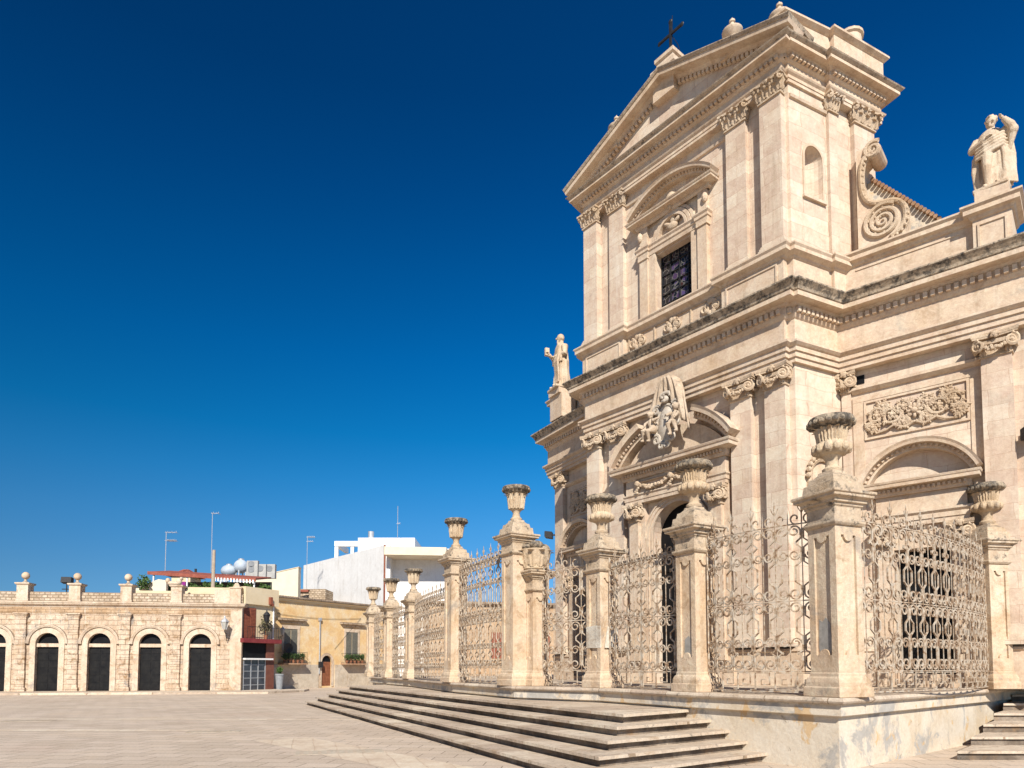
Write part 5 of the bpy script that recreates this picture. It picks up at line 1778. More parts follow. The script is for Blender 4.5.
# hidden pier at the far right so that the last grille ends on stone
# ================================================================== IRON GRILLES
def grille(a, b_, z0, top, bulge, label, gate=False, cat='grille', name='iron_grille', clear=0.33):
    """scrollwork grille on a slightly bowed line between two piers"""
    A_, B_ = Vector(a), Vector(b_)
    d = (B_ - A_).normalized()
    A_ = A_ + d * clear
    B_ = B_ - d * clear
    W = (B_ - A_).length
    nrm = Vector((d.y, -d.x))
    if nrm.dot(-(A_ + B_)) < 0:
        nrm = -nrm
    mid = (A_ + B_) / 2
    e = empty(name, (mid.x, mid.y, z0), atan2(d.y, d.x))
    tag(e, label, cat, 'rusty scrollwork grilles between the piers')
    sgn = 1 if Vector((sin(e.rotation_euler[2]), -cos(e.rotation_euler[2]))).dot(nrm) > 0 else -1
    def em(s, z, y=0.0):
        q = s / (W / 2)
        return (s, -sgn * bulge * (1 - q * q) + y, z)
    H = top - z0
    t_ = 0.020
    fr_ = MB()
    def hline(mb, z, r=t_, s0=-W / 2, s1=W / 2):
        mb.tube([em(s0 + (s1 - s0) * i / 10, z) for i in range(11)], r, 4)
    key_h = 0.13 * H
    rails = [0.03, key_h, 0.545 * H, H]
    tiers = [(key_h + 0.02, 0.545 * H - 0.02), (0.545 * H + 0.02, H - 0.02)]
    for z in rails:
        hline(fr_, z, 0.016)
    for s in (-W / 2, W / 2):
        fr_.tube([em(s, 0.0), em(s, H + 0.25)], 0.022, 5)
    if gate:
        fr_.tube([em(-0.03, 0.0), em(-0.03, H)], 0.02, 4)
        fr_.tube([em(0.03, 0.0), em(0.03, H)], 0.02, 4)
        for k_ in range(10):
            pass
        fr_.add([em(s, z, y) for y in (-0.02, 0.02) for s, z in ((-W / 2, H - 0.02), (W / 2, H - 0.02), (W / 2, H + 0.09), (-W / 2, H + 0.09))], [(0, 1, 2, 3), (4, 7, 6, 5), (0, 4, 5, 1), (3, 2, 6, 7)])
    fr_.build('frame', 'iron', e)
    # units of two facing bars that end in full scrolls
    nU = max(2, int(round(W / 0.55)))
    U = W / nU
    dd = U * 0.055
    r = (U / 2 - dd) / 2 * 1.02
    sc = MB()
    def scroll(cx, cz, sg, up, rr, turns=1.35, n_=16):
        """from the bar side of the circle, round the outside and in"""
        out = []
        for i in range(n_ + 1):
            q = i / n_
            aa = (pi if sg > 0 else 0) + (-sg if up else sg) * q * turns * 2 * pi
            k_ = 1 - 0.68 * q
            out.append((cx + rr * k_ * cos(aa), cz + rr * k_ * sin(aa)))
        return out
    mids = (0.40, 0.60)
    for iu in range(nU):
        xc = -W / 2 + (iu + 0.5) * U
        for x_ in (xc, xc - U / 2):
            sc.tube([em(x_, key_h), em(x_, H)], 0.010, 4)
        for it, (za, zb) in enumerate(tiers):
            zm = za + (zb - za) * mids[it]
            for sg in (-1, 1):
                cx = xc + sg * (dd + r)
                low = scroll(cx, za + r, sg, False, r)
                hi = scroll(cx, zb - r, sg, True, r)
                wx = xc + sg * U * 0.25
                waist = []
                lo_z, hi_z = za + 2.0 * r, zb - 2.0 * r
                if zm - lo_z > 2.2 * r:
                    waist += [(xc + sg * dd, lo_z + 0.3 * r), (wx, lo_z + 1.0 * r), (wx, zm - 1.9 * r), (xc + sg * dd, zm - 1.2 * r)]
                waist += [(xc + sg * dd, zm)]
                if hi_z - zm > 2.2 * r:
                    waist += [(xc + sg * dd, zm + 1.2 * r), (wx, zm + 1.9 * r), (wx, hi_z - 1.0 * r), (xc + sg * dd, hi_z - 0.3 * r)]
                sc.tube([em(u, v_) for u, v_ in list(reversed(low)) + waist + hi], t_, 4)
                r2_ = r * 0.88
                md_ = scroll(cx, zm, sg, it == 0, r2_)
                sc.tube([em(u, v_) for u, v_ in md_], t_ * 0.9, 4)
            for zz in (za + r, zm, zb - r):
                sc.ell(em(xc, zz), (0.026, 0.018, 0.06), 5, 4)
                sc.ell(em(xc - U / 2, zz), (0.03, 0.018, 0.03), 5, 4)
    sc.build('scrollwork', 'iron', e)
    ky = MB()
    nk = max(4, int(round(W / 0.42)))
    K = W / nk
    for i in range(nk):
        x0 = -W / 2 + i * K
        for (o_, zb, zt_) in ((0.0, 0.06, key_h - 0.03), ):
            pts = [(x0 + 0.03, zb), (x0 + 0.03, zt_), (x0 + K * 0.80, zt_), (x0 + K * 0.80, zb + 0.10), (x0 + K * 0.38, zb + 0.10), (x0 + K * 0.38, zb + 0.20), (x0 + K * 0.58, zb + 0.20)]
            ky.tube([em(u, v_) for u, v_ in pts], 0.017, 4)
        ky.tube([em(x0 + K * 0.80, zb), em(x0 + K * 1.03, zb)], 0.017, 4)
    ky.build('greek_key_band', 'iron', e)
    cr_ = MB()
    for iu in range(nU):
        xc = -W / 2 + (iu + 0.5) * U
        for sg in (-1, 1):
            p_ = [(xc + sg * (U * 0.23) + sg * U * 0.20 * (1 - 0.7 * i / 10) * cos(aa) * 1.0, H + 0.11 + U * 0.22 * (1 - 0.7 * i / 10) * sin(aa)) for i, aa in [(i, (-pi / 2) + sg * (-i / 10 * 1.7 * pi)) for i in range(11)]]
            cr_.tube([em(u, v_) for u, v_ in p_], t_ * 0.9, 4)
            cr_.tube([em(xc + sg * 0.01, H + 0.22), em(xc + sg * 0.055, H + 0.30), em(xc + sg * 0.07, H + 0.36)], 0.009, 4)
        cr_.tube([em(xc, H), em(xc, H + 0.36), em(xc, H + 0.50)], [0.012, 0.016, 0.003], 4)
        cr_.ell(em(xc, H + 0.33), (0.022, 0.014, 0.06), 5, 4)
        cr_.tube([em(xc - U / 2, H), em(xc - U / 2, H + 0.27)], [0.012, 0.004], 4)
    cr_.build('spiked_crest', 'iron', e)
    return e
for o_ in list(bpy.data.objects):
    if o_.parent is not None and o_.parent.name.startswith('fence_pier') and o_.name.split('.')[0] in ('plinth', 'cap', 'stepped_block'):
        bv_ = o_.modifiers.new('worn', 'BEVEL')
        bv_.width = 0.012
        bv_.segments = 2
        bv_.limit_method = 'ANGLE'
def patch(key, pts, mat, label, face=0, wd=0.60, lift=0.006, depth=0.045, name='repair_patch'):
    e = PIERS[key]
    c_ = wd / 2 - depth + lift
    rot = Matrix.Rotation(-pi / 2 + 0, 3, 'Z') if face == 0 else Matrix.Rotation(0, 3, 'Z')
    if face == 0:
        em_ = lambda s_, y_, z_: (c_ - y_, s_, z_)
    else:
        em_ = lambda s_, y_, z_: (-s_, c_ - y_, z_)
    b_ = MB()
    b_.prism(pts, em_, 0.0, 0.03)
    o_ = b_.build(name, mat, e)
    if label:
        o_['label'] = label
patch('corner', [(-0.10, 0.62), (0.10, 0.66), (0.14, 0.95), (0.11, 1.30), (0.02, 1.42), (-0.06, 1.34), (-0.13, 1.38), (-0.15, 0.90)], 'cement', 'grey cement repair', 0, 0.62)
patch('p3', [(-0.292, 1.02), (0.292, 1.02), (0.292, 1.58), (0.10, 1.60), (-0.292, 1.57)], 'paleblock', 'pale replaced block', 0, 0.58, 0.006, 0.0, 'pale_block')
patch('p3', [(-0.15, 1.02), (0.291, 1.02), (0.291, 1.58), (-0.05, 1.57)], 'paleblock', 'pale replaced block', 1, 0.58, 0.006, 0.0, 'pale_block')
patch('p2', [(-0.10, 0.70), (0.12, 0.72), (0.13, 1.10), (0.03, 1.20), (-0.08, 1.12)], 'cement', 'grey cement repair', 0, 0.58)
def ctr(k):
    l_ = PIERS[k].location
    return (l_.x, l_.y)
GZ = Z0 + 0.03
grille(ctr('p2'), ctr('corner'), GZ, 4.50, 0.22, 'bowed scrollwork grille between the corner pier and the pier left of it')
grille(ctr('p3'), ctr('p2'), GZ, 4.36, 0.10, 'double leaf iron gate with a flat lintel bar in front of the church portal', True, 'gate', 'iron_gate')
grille(ctr('half'), ctr('p3'), GZ, 4.50, 0.22, 'scrollwork grille between the broken vase pier and the patched pier', clear=0.30)
grille(ctr('gl'), ctr('gr'), GZ, 5.15, 0.10, 'tall iron main gate between the two tall gate piers', True, 'gate', 'iron_gate')
grille(ctr('q3'), ctr('gl'), GZ, 4.55, 0.25, 'scrollwork grille just left of the lone tall gate pier')
grille(ctr('q2'), ctr('q3'), GZ, 4.45, 0.10, 'narrow grille next to the ochre stained pier')
grille(ctr('q1'), ctr('q2'), GZ, 4.45, 0.15, 'last grille at the far left end of the railing')
grille(ctr('corner'), ctr('r1'), GZ, 4.55, 0.32, 'wide bowed grille right of the corner pier, in front of the dark side door')
grille(ctr('r1'), (15.2, 18.7), GZ, 4.05, 0.10, 'grille cut by the right edge, above the side steps')

# ================================================================== THE LEFT SIDE OF THE SQUARE
# ---- arcade: long stone loggia closing the square
AX0, AY0 = xat(241, 48.6), 48.6
AX1, AY1 = xat(0, 46.4), 46.4
AANG = atan2(AY0 - AY1, AX0 - AX1)
AF = Frame(0, 0, 0)                      # local: x along, y back; origin at the right end
arcade = empty('stone_arcade', (AX0, AY0, 0), AANG)
tag(arcade, 'long weathered stone arcade with dark doors and ball finials closing the square', 'arcade')
def apx(x):
    """local s of a picture column on the arcade front"""
    d = ray(x, 660)
    n_ = (-sin(AANG), cos(AANG))
    t = (AX0 * n_[0] + AY0 * n_[1]) / (d[0] * n_[0] + d[1] * n_[1])
    return (d[0] * t - AX0) * cos(AANG) + (d[1] * t - AY0) * sin(AANG)
BAY = (apx(200) - apx(46.9)) / 3
DC = [apx(200) - i * BAY for i in range(8)]
AL = DC[-1] - BAY * 0.5
ABZ = 0.15
mb = MB()
holes = []
for c in DC:
    holes.append(arch_hole(c, 0.74, ABZ, 3.40, 12))
mb.poly([(AL, ABZ), (0, ABZ), (0, 5.95), (AL, 5.95)], holes, AF, 0.45)
mb.add([(0, 0, ABZ), (0, 7, ABZ), (0, 7, 5.95), (0, 0, 5.95)], [(0, 1, 2, 3)])
mb.add([(AL, 7, ABZ), (0, 7, ABZ), (0, 7, 5.95), (AL, 7, 5.95)], [(0, 1, 2, 3)])
mb.add([(AL, 0, 5.95), (0, 0, 5.95), (0, 7, 5.95), (AL, 7, 5.95)], [(0, 1, 2, 3)])
mb.build('front_wall', 'arcade', arcade)
mb = MB()
mb.box(AL, -0.02, -0.035, 0.02, 5.50, 5.90)
mb.build('frieze_band', 'friezeband', arcade)
cpath = [(AL, 0), (0.0, 0), (0.0, 6)]
mb = MB()
mb.sweep(cpath, [(-0.3, 5.92), (0.03, 5.92), (0.05, 6.02), (0.16, 6.06), (0.22, 6.12), (0.24, 6.20), (0.28, 6.22), (0.28, 6.30), (-0.3, 6.34)], XYZ)
mb.build('arcade_cornice', 'arcade_plain', arcade)
mb = MB()
mb.box(AL, -0.0, 0.10, 0.55, 6.30, 6.98)
mb.build('parapet', 'rubble', arcade)
for i, c in enumerate(DC):
    d_ = MB()
    ring = [(c + 0.86, 3.40)] + arc(c, 3.40, 1.14, 0, pi, 16) + [(c - 0.86, 3.40)]
    d_.sweep([(c + 1.10, ABZ), (c + 1.10, 3.4)] + arc(c, 3.40, 1.10, 0, pi, 20)[1:] + [(c - 1.10, ABZ)], [(-0.36, 0.0), (-0.36, -0.06), (0.0, -0.06), (0.0, 0.0)], lambda u, v_, w_: AF(u, w_, v_))
    d_.sweep(arc(c, 3.40, 1.22, 0, pi, 20), [(-0.10, 0.0), (-0.08, -0.14), (0.06, -0.20), (0.10, -0.18), (0.12, 0.0)], lambda u, v_, w_: AF(u, w_, v_))
    sd_ = d_.build('door_surround', 'arcade_plain', arcade)
    t__ = MB()
    t__.box(c - 0.74, c + 0.74, 0.10, 0.30, 3.18, 3.42)
    t__.build('transom', 'arcade_plain', sd_)
    k_ = MB()
    k_.box(c - 0.74, c + 0.74, 0.28, 0.34, ABZ, 3.18)
    for j in range(6):
        k_.box(c - 0.66, c - 0.04, 0.26, 0.285, ABZ + 0.1 + j * 0.5, ABZ + 0.5 + j * 0.5)
        k_.box(c + 0.04, c + 0.66, 0.26, 0.285, ABZ + 0.1 + j * 0.5, ABZ + 0.5 + j * 0.5)
    k_.build('door', 'shutterdark', sd_)
    f_ = MB()
    f_.prism([(c + 0.74, 3.41)] + arc(c, 3.41, 0.74, 0, pi, 12)[1:-1] + [(c - 0.74, 3.41)], AF, 0.30, 0.34)
    f_.build('fanlight', 'dark', sd_)
    # pilaster on the left of each bay
    p_ = MB()
    s = c - BAY / 2
    rr = random.Random(i)
    z = ABZ
    while z < 5.2:
        hh = rr.uniform(0.3, 0.5)
        e_ = rr.uniform(-0.035, 0.03)
        p_.box(s - 0.34 + e_, s + 0.34 + e_ * 0.5, -0.17 - rr.uniform(0, 0.03), 0.02, z, min(5.22, z + hh - 0.015))
        z += hh
    p_.box(s - 0.42, s + 0.42, -0.24, 0.02, ABZ - 0.002, ABZ + 0.25)
    for oo, za, zb in ((0.03, 5.22, 5.32), (0.08, 5.32, 5.42), (0.13, 5.42, 5.50)):
        p_.box(s - 0.34 - oo, s + 0.34 + oo, -0.18 - oo, 0.02, za, zb)
    p_.build('pilaster', 'arcade', arcade)
    # pedestal with ball on the parapet
    q_ = MB()
    q_.square_lathe([(0.40, 6.32), (0.40, 6.45), (0.36, 6.47), (0.36, 7.40), (0.42, 7.44), (0.46, 7.50), (0.46, 7.57), (0.30, 7.60)], s, 0.22)
    if i != 0:
        q_.lathe([(0.16, 7.60), (0.17, 7.64), (0.09, 7.72), (0.08, 7.84), (0.12, 7.88)], 14, (s, 0.22, 0))
    pd_ = q_.build('parapet_pedestal', 'arcade_plain', arcade)
    b_ = MB()
    if i != 0:
        b_.ell((s, 0.22, 8.08), (0.25, 0.25, 0.26), 16, 12)
        b_.build('ball_finial', 'statue', pd_, True)
    else:
        # weathered reclining figure fragments
        for (x, z, rx, rz) in ((-0.45, 7.72, 0.30, 0.16), (-0.7, 7.9, 0.16, 0.2), (0.05, 7.86, 0.2, 0.26), (0.2, 8.05, 0.12, 0.13), (-0.2, 7.70, 0.4, 0.12)):
            b_.ell((s + x, 0.22, z), (rx, 0.2, rz), 10, 8)
        b_.build('worn_carving', 'statue', pd_, True)
# end block at the right
mb = MB()
mb.square_lathe([(0.36, 6.32), (0.36, 7.35), (0.42, 7.40), (0.42, 7.48)], -0.45, 0.25)
mb.box(-1.9, -0.85, 0.0, 0.08, 6.34, 7.30)
mb.frustum(0.26, 0.2, 7.48, 0.10, 0.1, 7.80, -0.45, 0.25)
mb.build('end_pedestal', 'arcade_plain', arcade)
mb = MB()
mb.box(-0.75, 0.03, -0.10, 0.02, ABZ, 5.9)
mb.build('corner_pier', 'arcade_plain', arcade)

def aw_(s, y, z):
    c_, s_ = cos(AANG), sin(AANG)
    return (AX0 + s * c_ - y * s_, AY0 + s * s_ + y * c_, z)
# pavement strip in front of it, with its kerb
pv = MB()
k0 = aw_(AL, -3.2, 0)
k1 = aw_(2.5, -3.0, 0)
k2 = aw_(4.3, 0.5, 0)
pv.slab([k0[:2], k1[:2], k2[:2], aw_(4.3, 3.0, 0)[:2], aw_(AL, 3.0, 0)[:2]], -0.05, 0.14)
tag(pv.build('pavement', 'step'), 'raised stone pavement along the foot of the arcade', kind='structure')

# floodlight on the arcade roof
fe = empty('roof_floodlight', aw_(apx(61), 0.4, 6.98), AANG)
tag(fe, 'dark floodlight on a bracket on the arcade parapet', 'floodlight')
mb = MB()
mb.box(-0.03, 0.03, -0.03, 0.03, 0, 0.7)
mb.box(-0.3, 0.3, -0.03, 0.03, 0.2, 0.26)
mb.build('bracket', 'blackiron', fe)
mb = MB()
mb.prism([(-0.2, 0.70), (0.25, 0.62), (0.25, 1.02), (-0.12, 1.08)], lambda a, b2, c: (b2, a, c), -0.33, 0.33)
mb.build('housing', 'blackiron', fe)

def wall_lantern(loc, rz, label, side=0.5, lit='lampglass', top=True, scale=1.0):
    e = empty('wall_lantern', loc, rz)
    e.scale = (scale,) * 3
    tag(e, label, 'lantern', 'lanterns on the walls round the square')
    a_ = MB()
    a_.tube([(0, 0, -0.5), (0, -0.12, -0.45), (0, -0.3, -0.1), (0, -side, 0.0), (0, -side, 0.12)], 0.022, 5)
    a_.tube([(0, 0, -0.1), (0, -side * 0.6, -0.04)], 0.016, 5)
    a_.build('bracket', 'blackiron', e)
    g_ = MB()
    g_.lathe([(0.10, 0.14), (0.20, 0.55), (0.20, 0.56)], 6, (0, -side, 0))
    g_.build('lantern_glass', lit, e)
    r_ = MB()
    r_.lathe([(0.24, 0.56), (0.20, 0.62), (0.10, 0.74), (0.04, 0.78), (0.04, 0.84), (0.01, 0.9)], 6, (0, -side, 0))
    for k in range(6):
        a = k * pi / 3
        r_.tube([(0.10 * cos(a), -side + 0.10 * sin(a), 0.13), (0.205 * cos(a), -side + 0.205 * sin(a), 0.56)], 0.012, 4)
    r_.build('lantern_cage', 'steel' if lit == 'lampglass' else 'blackiron', e)
    return e
wall_lantern(aw_(apx(227), -0.12, 4.25), AANG, 'grey lantern on a bracket at the right end of the arcade', 0.55, scale=1.25)

# ---- corner shop house, right of the arcade
SF = Frame(0, 0, 0)
SY = 48.95
sx0, sx1 = xat(242, SY), xat(273, SY + 2.6)
SANG = atan2(2.6, sx1 - sx0)
SL = hypot(sx1 - sx0, 2.6)
shop = empty('shop_house', (sx0, SY, 0), SANG)
tag(shop, 'narrow cream house with red brown shutter over a shop front, beside the arcade', 'house')
mb = MB()
mb.box(0.02, SL, 0.0, 6, 0.0, 6.45)
mb.build('walls', 'cream', shop)
mb = MB()
mb.box(0.0, SL + 0.25, -0.22, 6, 6.35, 7.60)
mb.build('terrace_parapet', 'cream', shop)
mb = MB()
mb.box(SL - 0.75, SL + 0.02, -0.10, 0.02, 0.1, 3.6)
mb.build('clad_pier', 'brownclad', shop)
mb = MB()
mb.box(-0.4, SL + 0.3, -0.55, 0.0, 3.55, 3.85)
mb.build('fascia', 'maroon', shop)
mb = MB()
mb.box(0.05, SL - 0.75, -0.03, 0.02, 2.45, 3.55)
mb.build('shop_band', 'dark', shop)
mb = MB()
mb.box(0.0, SL - 0.3, -0.35, -0.03, 2.32, 2.44)
mb.build('awning_rail', 'whitepaint', shop)
sf_ = MB()
sf_.box(0.1, SL - 0.8, -0.035, 0.02, 0.12, 2.34)
sfo = sf_.build('shop_window', 'glass', shop)
mb = MB()
for k in range(4):
    x = 0.1 + (SL - 0.9) * k / 3
    mb.box(x - 0.03, x + 0.03, -0.075, -0.036, 0.12, 2.34)
for z in (0.5, 1.0, 1.5, 1.95):
    mb.box(0.1, SL - 0.8, -0.066, -0.037, z - 0.02, z + 0.02)
mb.build('glazing_bars', 'steel', sfo)
mb = MB()
mb.box(0.05, 1.15, -0.04, 0.02, 3.86, 6.1)
for k in range(20):
    z = 3.95 + k * 0.105
    mb.box(0.12, 0.55, -0.06, -0.035, z, z + 0.07)
    mb.box(0.65, 1.08, -0.06, -0.035, z, z + 0.07)
mb.build('balcony_shutter', 'redwood', shop)
mb = MB()
for k in range(14):
    x = 0.0 + k * (SL) / 13
    mb.tube([(x, -0.5, 3.86), (x, -0.5, 4.7)], 0.012, 4)
mb.tube([(0, -0.5, 4.7), (SL, -0.5, 4.7)], 0.02, 4)
mb.build('balcony_railing', 'blackiron', shop)
mb = MB()
mb.box(SL * 0.74, SL * 0.82, -0.42, -0.22, 6.45, 7.0)
mb.box(SL * 0.80, SL * 0.86, -0.40, -0.22, 6.35, 6.55)
mb.build('hanging_sign', 'redwood', shop)
mb = MB()
mb.tube([(SL - 0.12, -0.08, 3.9), (SL - 0.12, -0.08, 6.3)], 0.06, 6)
mb.build('downpipe', 'whitepaint', shop)
def sw_(s, y, z):
    c_, s_ = cos(SANG), sin(SANG)
    return (sx0 + s * c_ - y * s_, SY + s * s_ + y * c_, z)
wall_lantern(sw_(1.45, 0.0, 4.95), SANG, 'dark lantern beside the red brown balcony shutter', 0.7, 'blackiron', scale=1.15)

ter = MB()
ter.box(-4.2, 0.3, 1.6, 1.9, 6.2, 7.62)
ter.box(-8.5, -4.2, 1.9, 2.2, 6.2, 7.35)
ter.box(-8.5, 0.3, 2.2, 5.0, 6.2, 6.9)
tag(ter.build('terrace_wall', 'cream', None, False, (AX0, AY0, 0), AANG), 'plain cream roof terrace wall standing behind the arcade parapet', 'wall')
# potted plants ------------------------------------------------------
def foliage(mb, c, r, n, rnd, size=0.10, flat=1.0):
    """loose leaves through a volume"""
    for i in range(n):
        while True:
            p_ = Vector((rnd.uniform(-1, 1), rnd.uniform(-1, 1), rnd.uniform(-1, 1)))
            if p_.length < 1:
                break
        k = 0.65 + 0.35 * mnoise.noise(Vector((c[0], c[1], c[2])) + p_ * 1.7)
        q_ = Vector((c[0] + p_.x * r[0] * k, c[1] + p_.y * r[1] * k, c[2] + p_.z * r[2] * k))
        u = Vector((rnd.uniform(-1, 1), rnd.uniform(-1, 1), rnd.uniform(-0.6, 1))).normalized()
        v_ = u.orthogonal().normalized()
        s = size * rnd.uniform(0.6, 1.4)
        mb.add([q_ - v_ * s * 0.35, q_ + u * s * 0.6, q_ + v_ * s * 0.35, q_ - u * s * 0.6], [(0, 1, 2, 3)])
def potted(loc, pot_r, pot_h, fr_, label, pot='terracotta', mat='leaf', n=260, size=0.11, group='potted plants round the square', seed=1, name='potted_plant'):
    e = empty(name, loc)
    tag(e, label, 'potted plant', group)
    p_ = MB()
    p_.lathe([(pot_r * 0.7, 0), (pot_r, pot_h * 0.9), (pot_r * 1.1, pot_h * 0.9), (pot_r * 1.1, pot_h), (pot_r * 0.85, pot_h), (pot_r * 0.8, pot_h * 0.9)], 14)
    p_.build('pot', pot, e)
    f_ = MB()
    rnd = random.Random(seed)
    foliage(f_, (0, 0, pot_h + fr_[1] * 0.75), (fr_[0], fr_[0], fr_[1]), n, rnd, size)
    f_.build('foliage', mat, e)
    s_ = MB()
    s_.tube([(0, 0, pot_h * 0.8), (0.02, 0, pot_h + fr_[1] * 0.8)], 0.025, 5)
    s_.build('stem', 'wood', e)
    return e
potted(sw_(SL - 0.3, -1.0, 0.14), 0.30, 1.15, (0.34, 0.36), 'clipped green shrub in a tall grey planter by the shop front', 'greypot', 'leaf', 420, 0.09, seed=4)
potted(sw_(SL - 1.0, -0.25, 3.86), 0.16, 0.3, (0.7, 1.05), 'dry straggling climber on the balcony over the shop', 'terracotta', 'dryleaf', 260, 0.14, seed=8)
for k, (x, lab) in enumerate(((xat(246, 52), 'bushy plant at the left of the roof terrace'), (xat(206, 52.5), 'tall green plant under the red canopy, right of the purple cloth'), (xat(141, 51), 'leafy plant at the left corner of the roof terrace wall'), (xat(263, 53), 'leafy plant at the right end of the roof terrace'), (xat(192, 52.5), 'green plant just right of the purple cloth'))):
    potted((x, (52, 52.5, 51, 53, 52.5)[k], 7.0), 0.25, 0.4, ((0.6, 0.5), (0.8, 0.65), (0.75, 0.9), (0.8, 0.6), (0.7, 0.55))[k], lab, 'terracotta', 'leaf', 330, 0.15, 'plants on the roof terrace', 20 + k)

for k, (x, lab) in enumerate(((218, 'dense green plant behind the bleached wooden pole'), (231, 'green plant under the striped valance of the canopy'), (172, 'green plant just left of the purple cloth'))):
    potted((xat(x, 52.6, 590), 52.6, 7.0), 0.25, 0.4, (0.75, 0.6), lab, 'terracotta', 'leaf', 330, 0.15, 'plants on the roof terrace', 60 + k)
# ---- roof terrace canopy
cx0, cx1 = xat(152, 53.5, 580), xat(266, 55, 580)
can = empty('terrace_canopy', (cx0, 53.2, 7.22))
tag(can, 'red tiled canopy on white posts over the plant filled roof terrace', 'canopy')
Wc = cx1 - cx0
mb = MB()
mb.add([(0, -0.4, 2.0), (Wc, -0.4, 1.45), (Wc, 3.0, 2.0), (0, 3.0, 2.55), (0, -0.4, 1.88), (Wc, -0.4, 1.33), (Wc, 3.0, 1.88), (0, 3.0, 2.43)], [(0, 1, 2, 3), (4, 7, 6, 5), (0, 4, 5, 1), (1, 5, 6, 2), (2, 6, 7, 3), (3, 7, 4, 0)])
mb.build('tile_roof', 'redtile', can)
for k in range(4):
    mb = MB()
    x = Wc * (0.05 + 0.31 * k)
    mb.box(x - 0.05, x + 0.05, -0.3, -0.2, -1.1, 1.9 - 0.55 * x / Wc)
    mb.build('post', 'whitepaint', can)
mb = MB()
mb.box(-0.5, Wc, 3.0, 3.2, -1.2, 1.6)
mb.build('back_wall', 'greyshutter', can)  # dark colour paints in the shade under the canopy
mb = MB()
mb.add([(0, -0.42, 2.02), (Wc, -0.42, 1.47), (Wc, -0.42, 1.22), (0, -0.42, 1.77), (0, -0.34, 2.02), (Wc, -0.34, 1.47), (Wc, -0.34, 1.22), (0, -0.34, 1.77)], [(0, 3, 2, 1), (4, 5, 6, 7), (0, 1, 5, 4), (2, 3, 7, 6), (1, 2, 6, 5), (3, 0, 4, 7)])
mb.build('fascia', 'redtile', can)
mb = MB()
nS = 26
for k in range(nS):
    x0_, x1_ = Wc * (0.62 + 0.38 * k / nS), Wc * (0.62 + 0.38 * (k + 1) / nS)
    if k % 2 == 0:
        mb.add([(x0_, -0.46, 1.88 - 0.55 * x0_ / Wc), (x1_, -0.46, 1.88 - 0.55 * x1_ / Wc), (x1_, -0.46, 1.60 - 0.55 * x1_ / Wc), (x0_, -0.46, 1.60 - 0.55 * x0_ / Wc)], [(0, 1, 2, 3)])
mb.build('striped_valance', 'whitepaint', can)
mb = MB()
mb.box(-0.25, 0.25, -0.05, 0.05, 0, 0.95)
for k in range(6):
    mb.tube([(-0.25 + k * 0.1, -0.06, 0), (-0.25 + k * 0.1, -0.07, 0.95)], 0.04, 5)
tag(mb.build('hanging_cloth', 'purple', None, False, (xat(182, 52.3, 590), 52.3, 7.4)), 'purple cloth hanging under the roof terrace canopy', 'cloth')
# small tiled lantern roof above the canopy
rt = empty('roof_turret', (xat(181, 58, 575), 58, 0))
tag(rt, 'small dark red tiled roof turret above the canopy', 'roof turret')
mb = MB()
mb.box(-0.8, 0.8, 0, 2, 6, 9.55)
mb.build('walls', 'cream', rt)
mb = MB()
mb.frustum(1.2, 1.2, 9.55, 0.2, 0.2, 10.25, 0, 1)
mb.build('hip_roof', 'redtile', rt)
mb = MB()
mb.box(0.95, 1.1, 0.4, 0.55, 9.5, 10.25)
mb.build('chimney_pipe', 'blackiron', rt)
# sloping white stair wall on the left of the terrace
mb = MB()
mb.prism([(xat(120, 51.5, 590), 6.4), (xat(166, 51.5, 590), 6.4), (xat(166, 51.5, 590), 8.35), (xat(158, 51.5, 590), 8.45), (xat(124, 51.5, 590), 7.35)], XYZ, 51.5, 51.8)
tag(mb.build('stair_wall', 'palecream'), 'pale sloping stair wall at the left end of the roof terrace', 'wall')

# ---- water tanks and air conditioners behind the terrace
def tank(x, Y, y_c, r, label, rz=1.0):
    e = empty('water_tank', (x, Y, zat(y_c, Y) - r * rz))
    tag(e, label, 'water tank', 'water tanks on the roof')
    b_ = MB()
    b_.ell((0, 0, r * rz), (r, r, r * rz), 20, 14)
    b_.build('tank_body', 'tank', e, True)
    c_ = MB()
    c_.lathe([(0.25, 2 * r * rz - 0.06), (0.25, 2 * r * rz + 0.05), (0.1, 2 * r * rz + 0.1)], 12)
    for a in range(4):
        c_.box(r * 0.7 * cos(a * 1.57) - 0.05, r * 0.7 * cos(a * 1.57) + 0.05, r * 0.7 * sin(a * 1.57) - 0.05, r * 0.7 * sin(a * 1.57) + 0.05, -1.6, r * 0.5)
    c_.build('fittings', 'steel', e)
tank(xat(241, 60, 567), 60, 566.5, 0.62, 'round pale blue water tank, the higher of the two')
tank(xat(229, 60, 570), 60, 571, 0.68, 'round pale blue water tank, the lower of the two', 0.8)
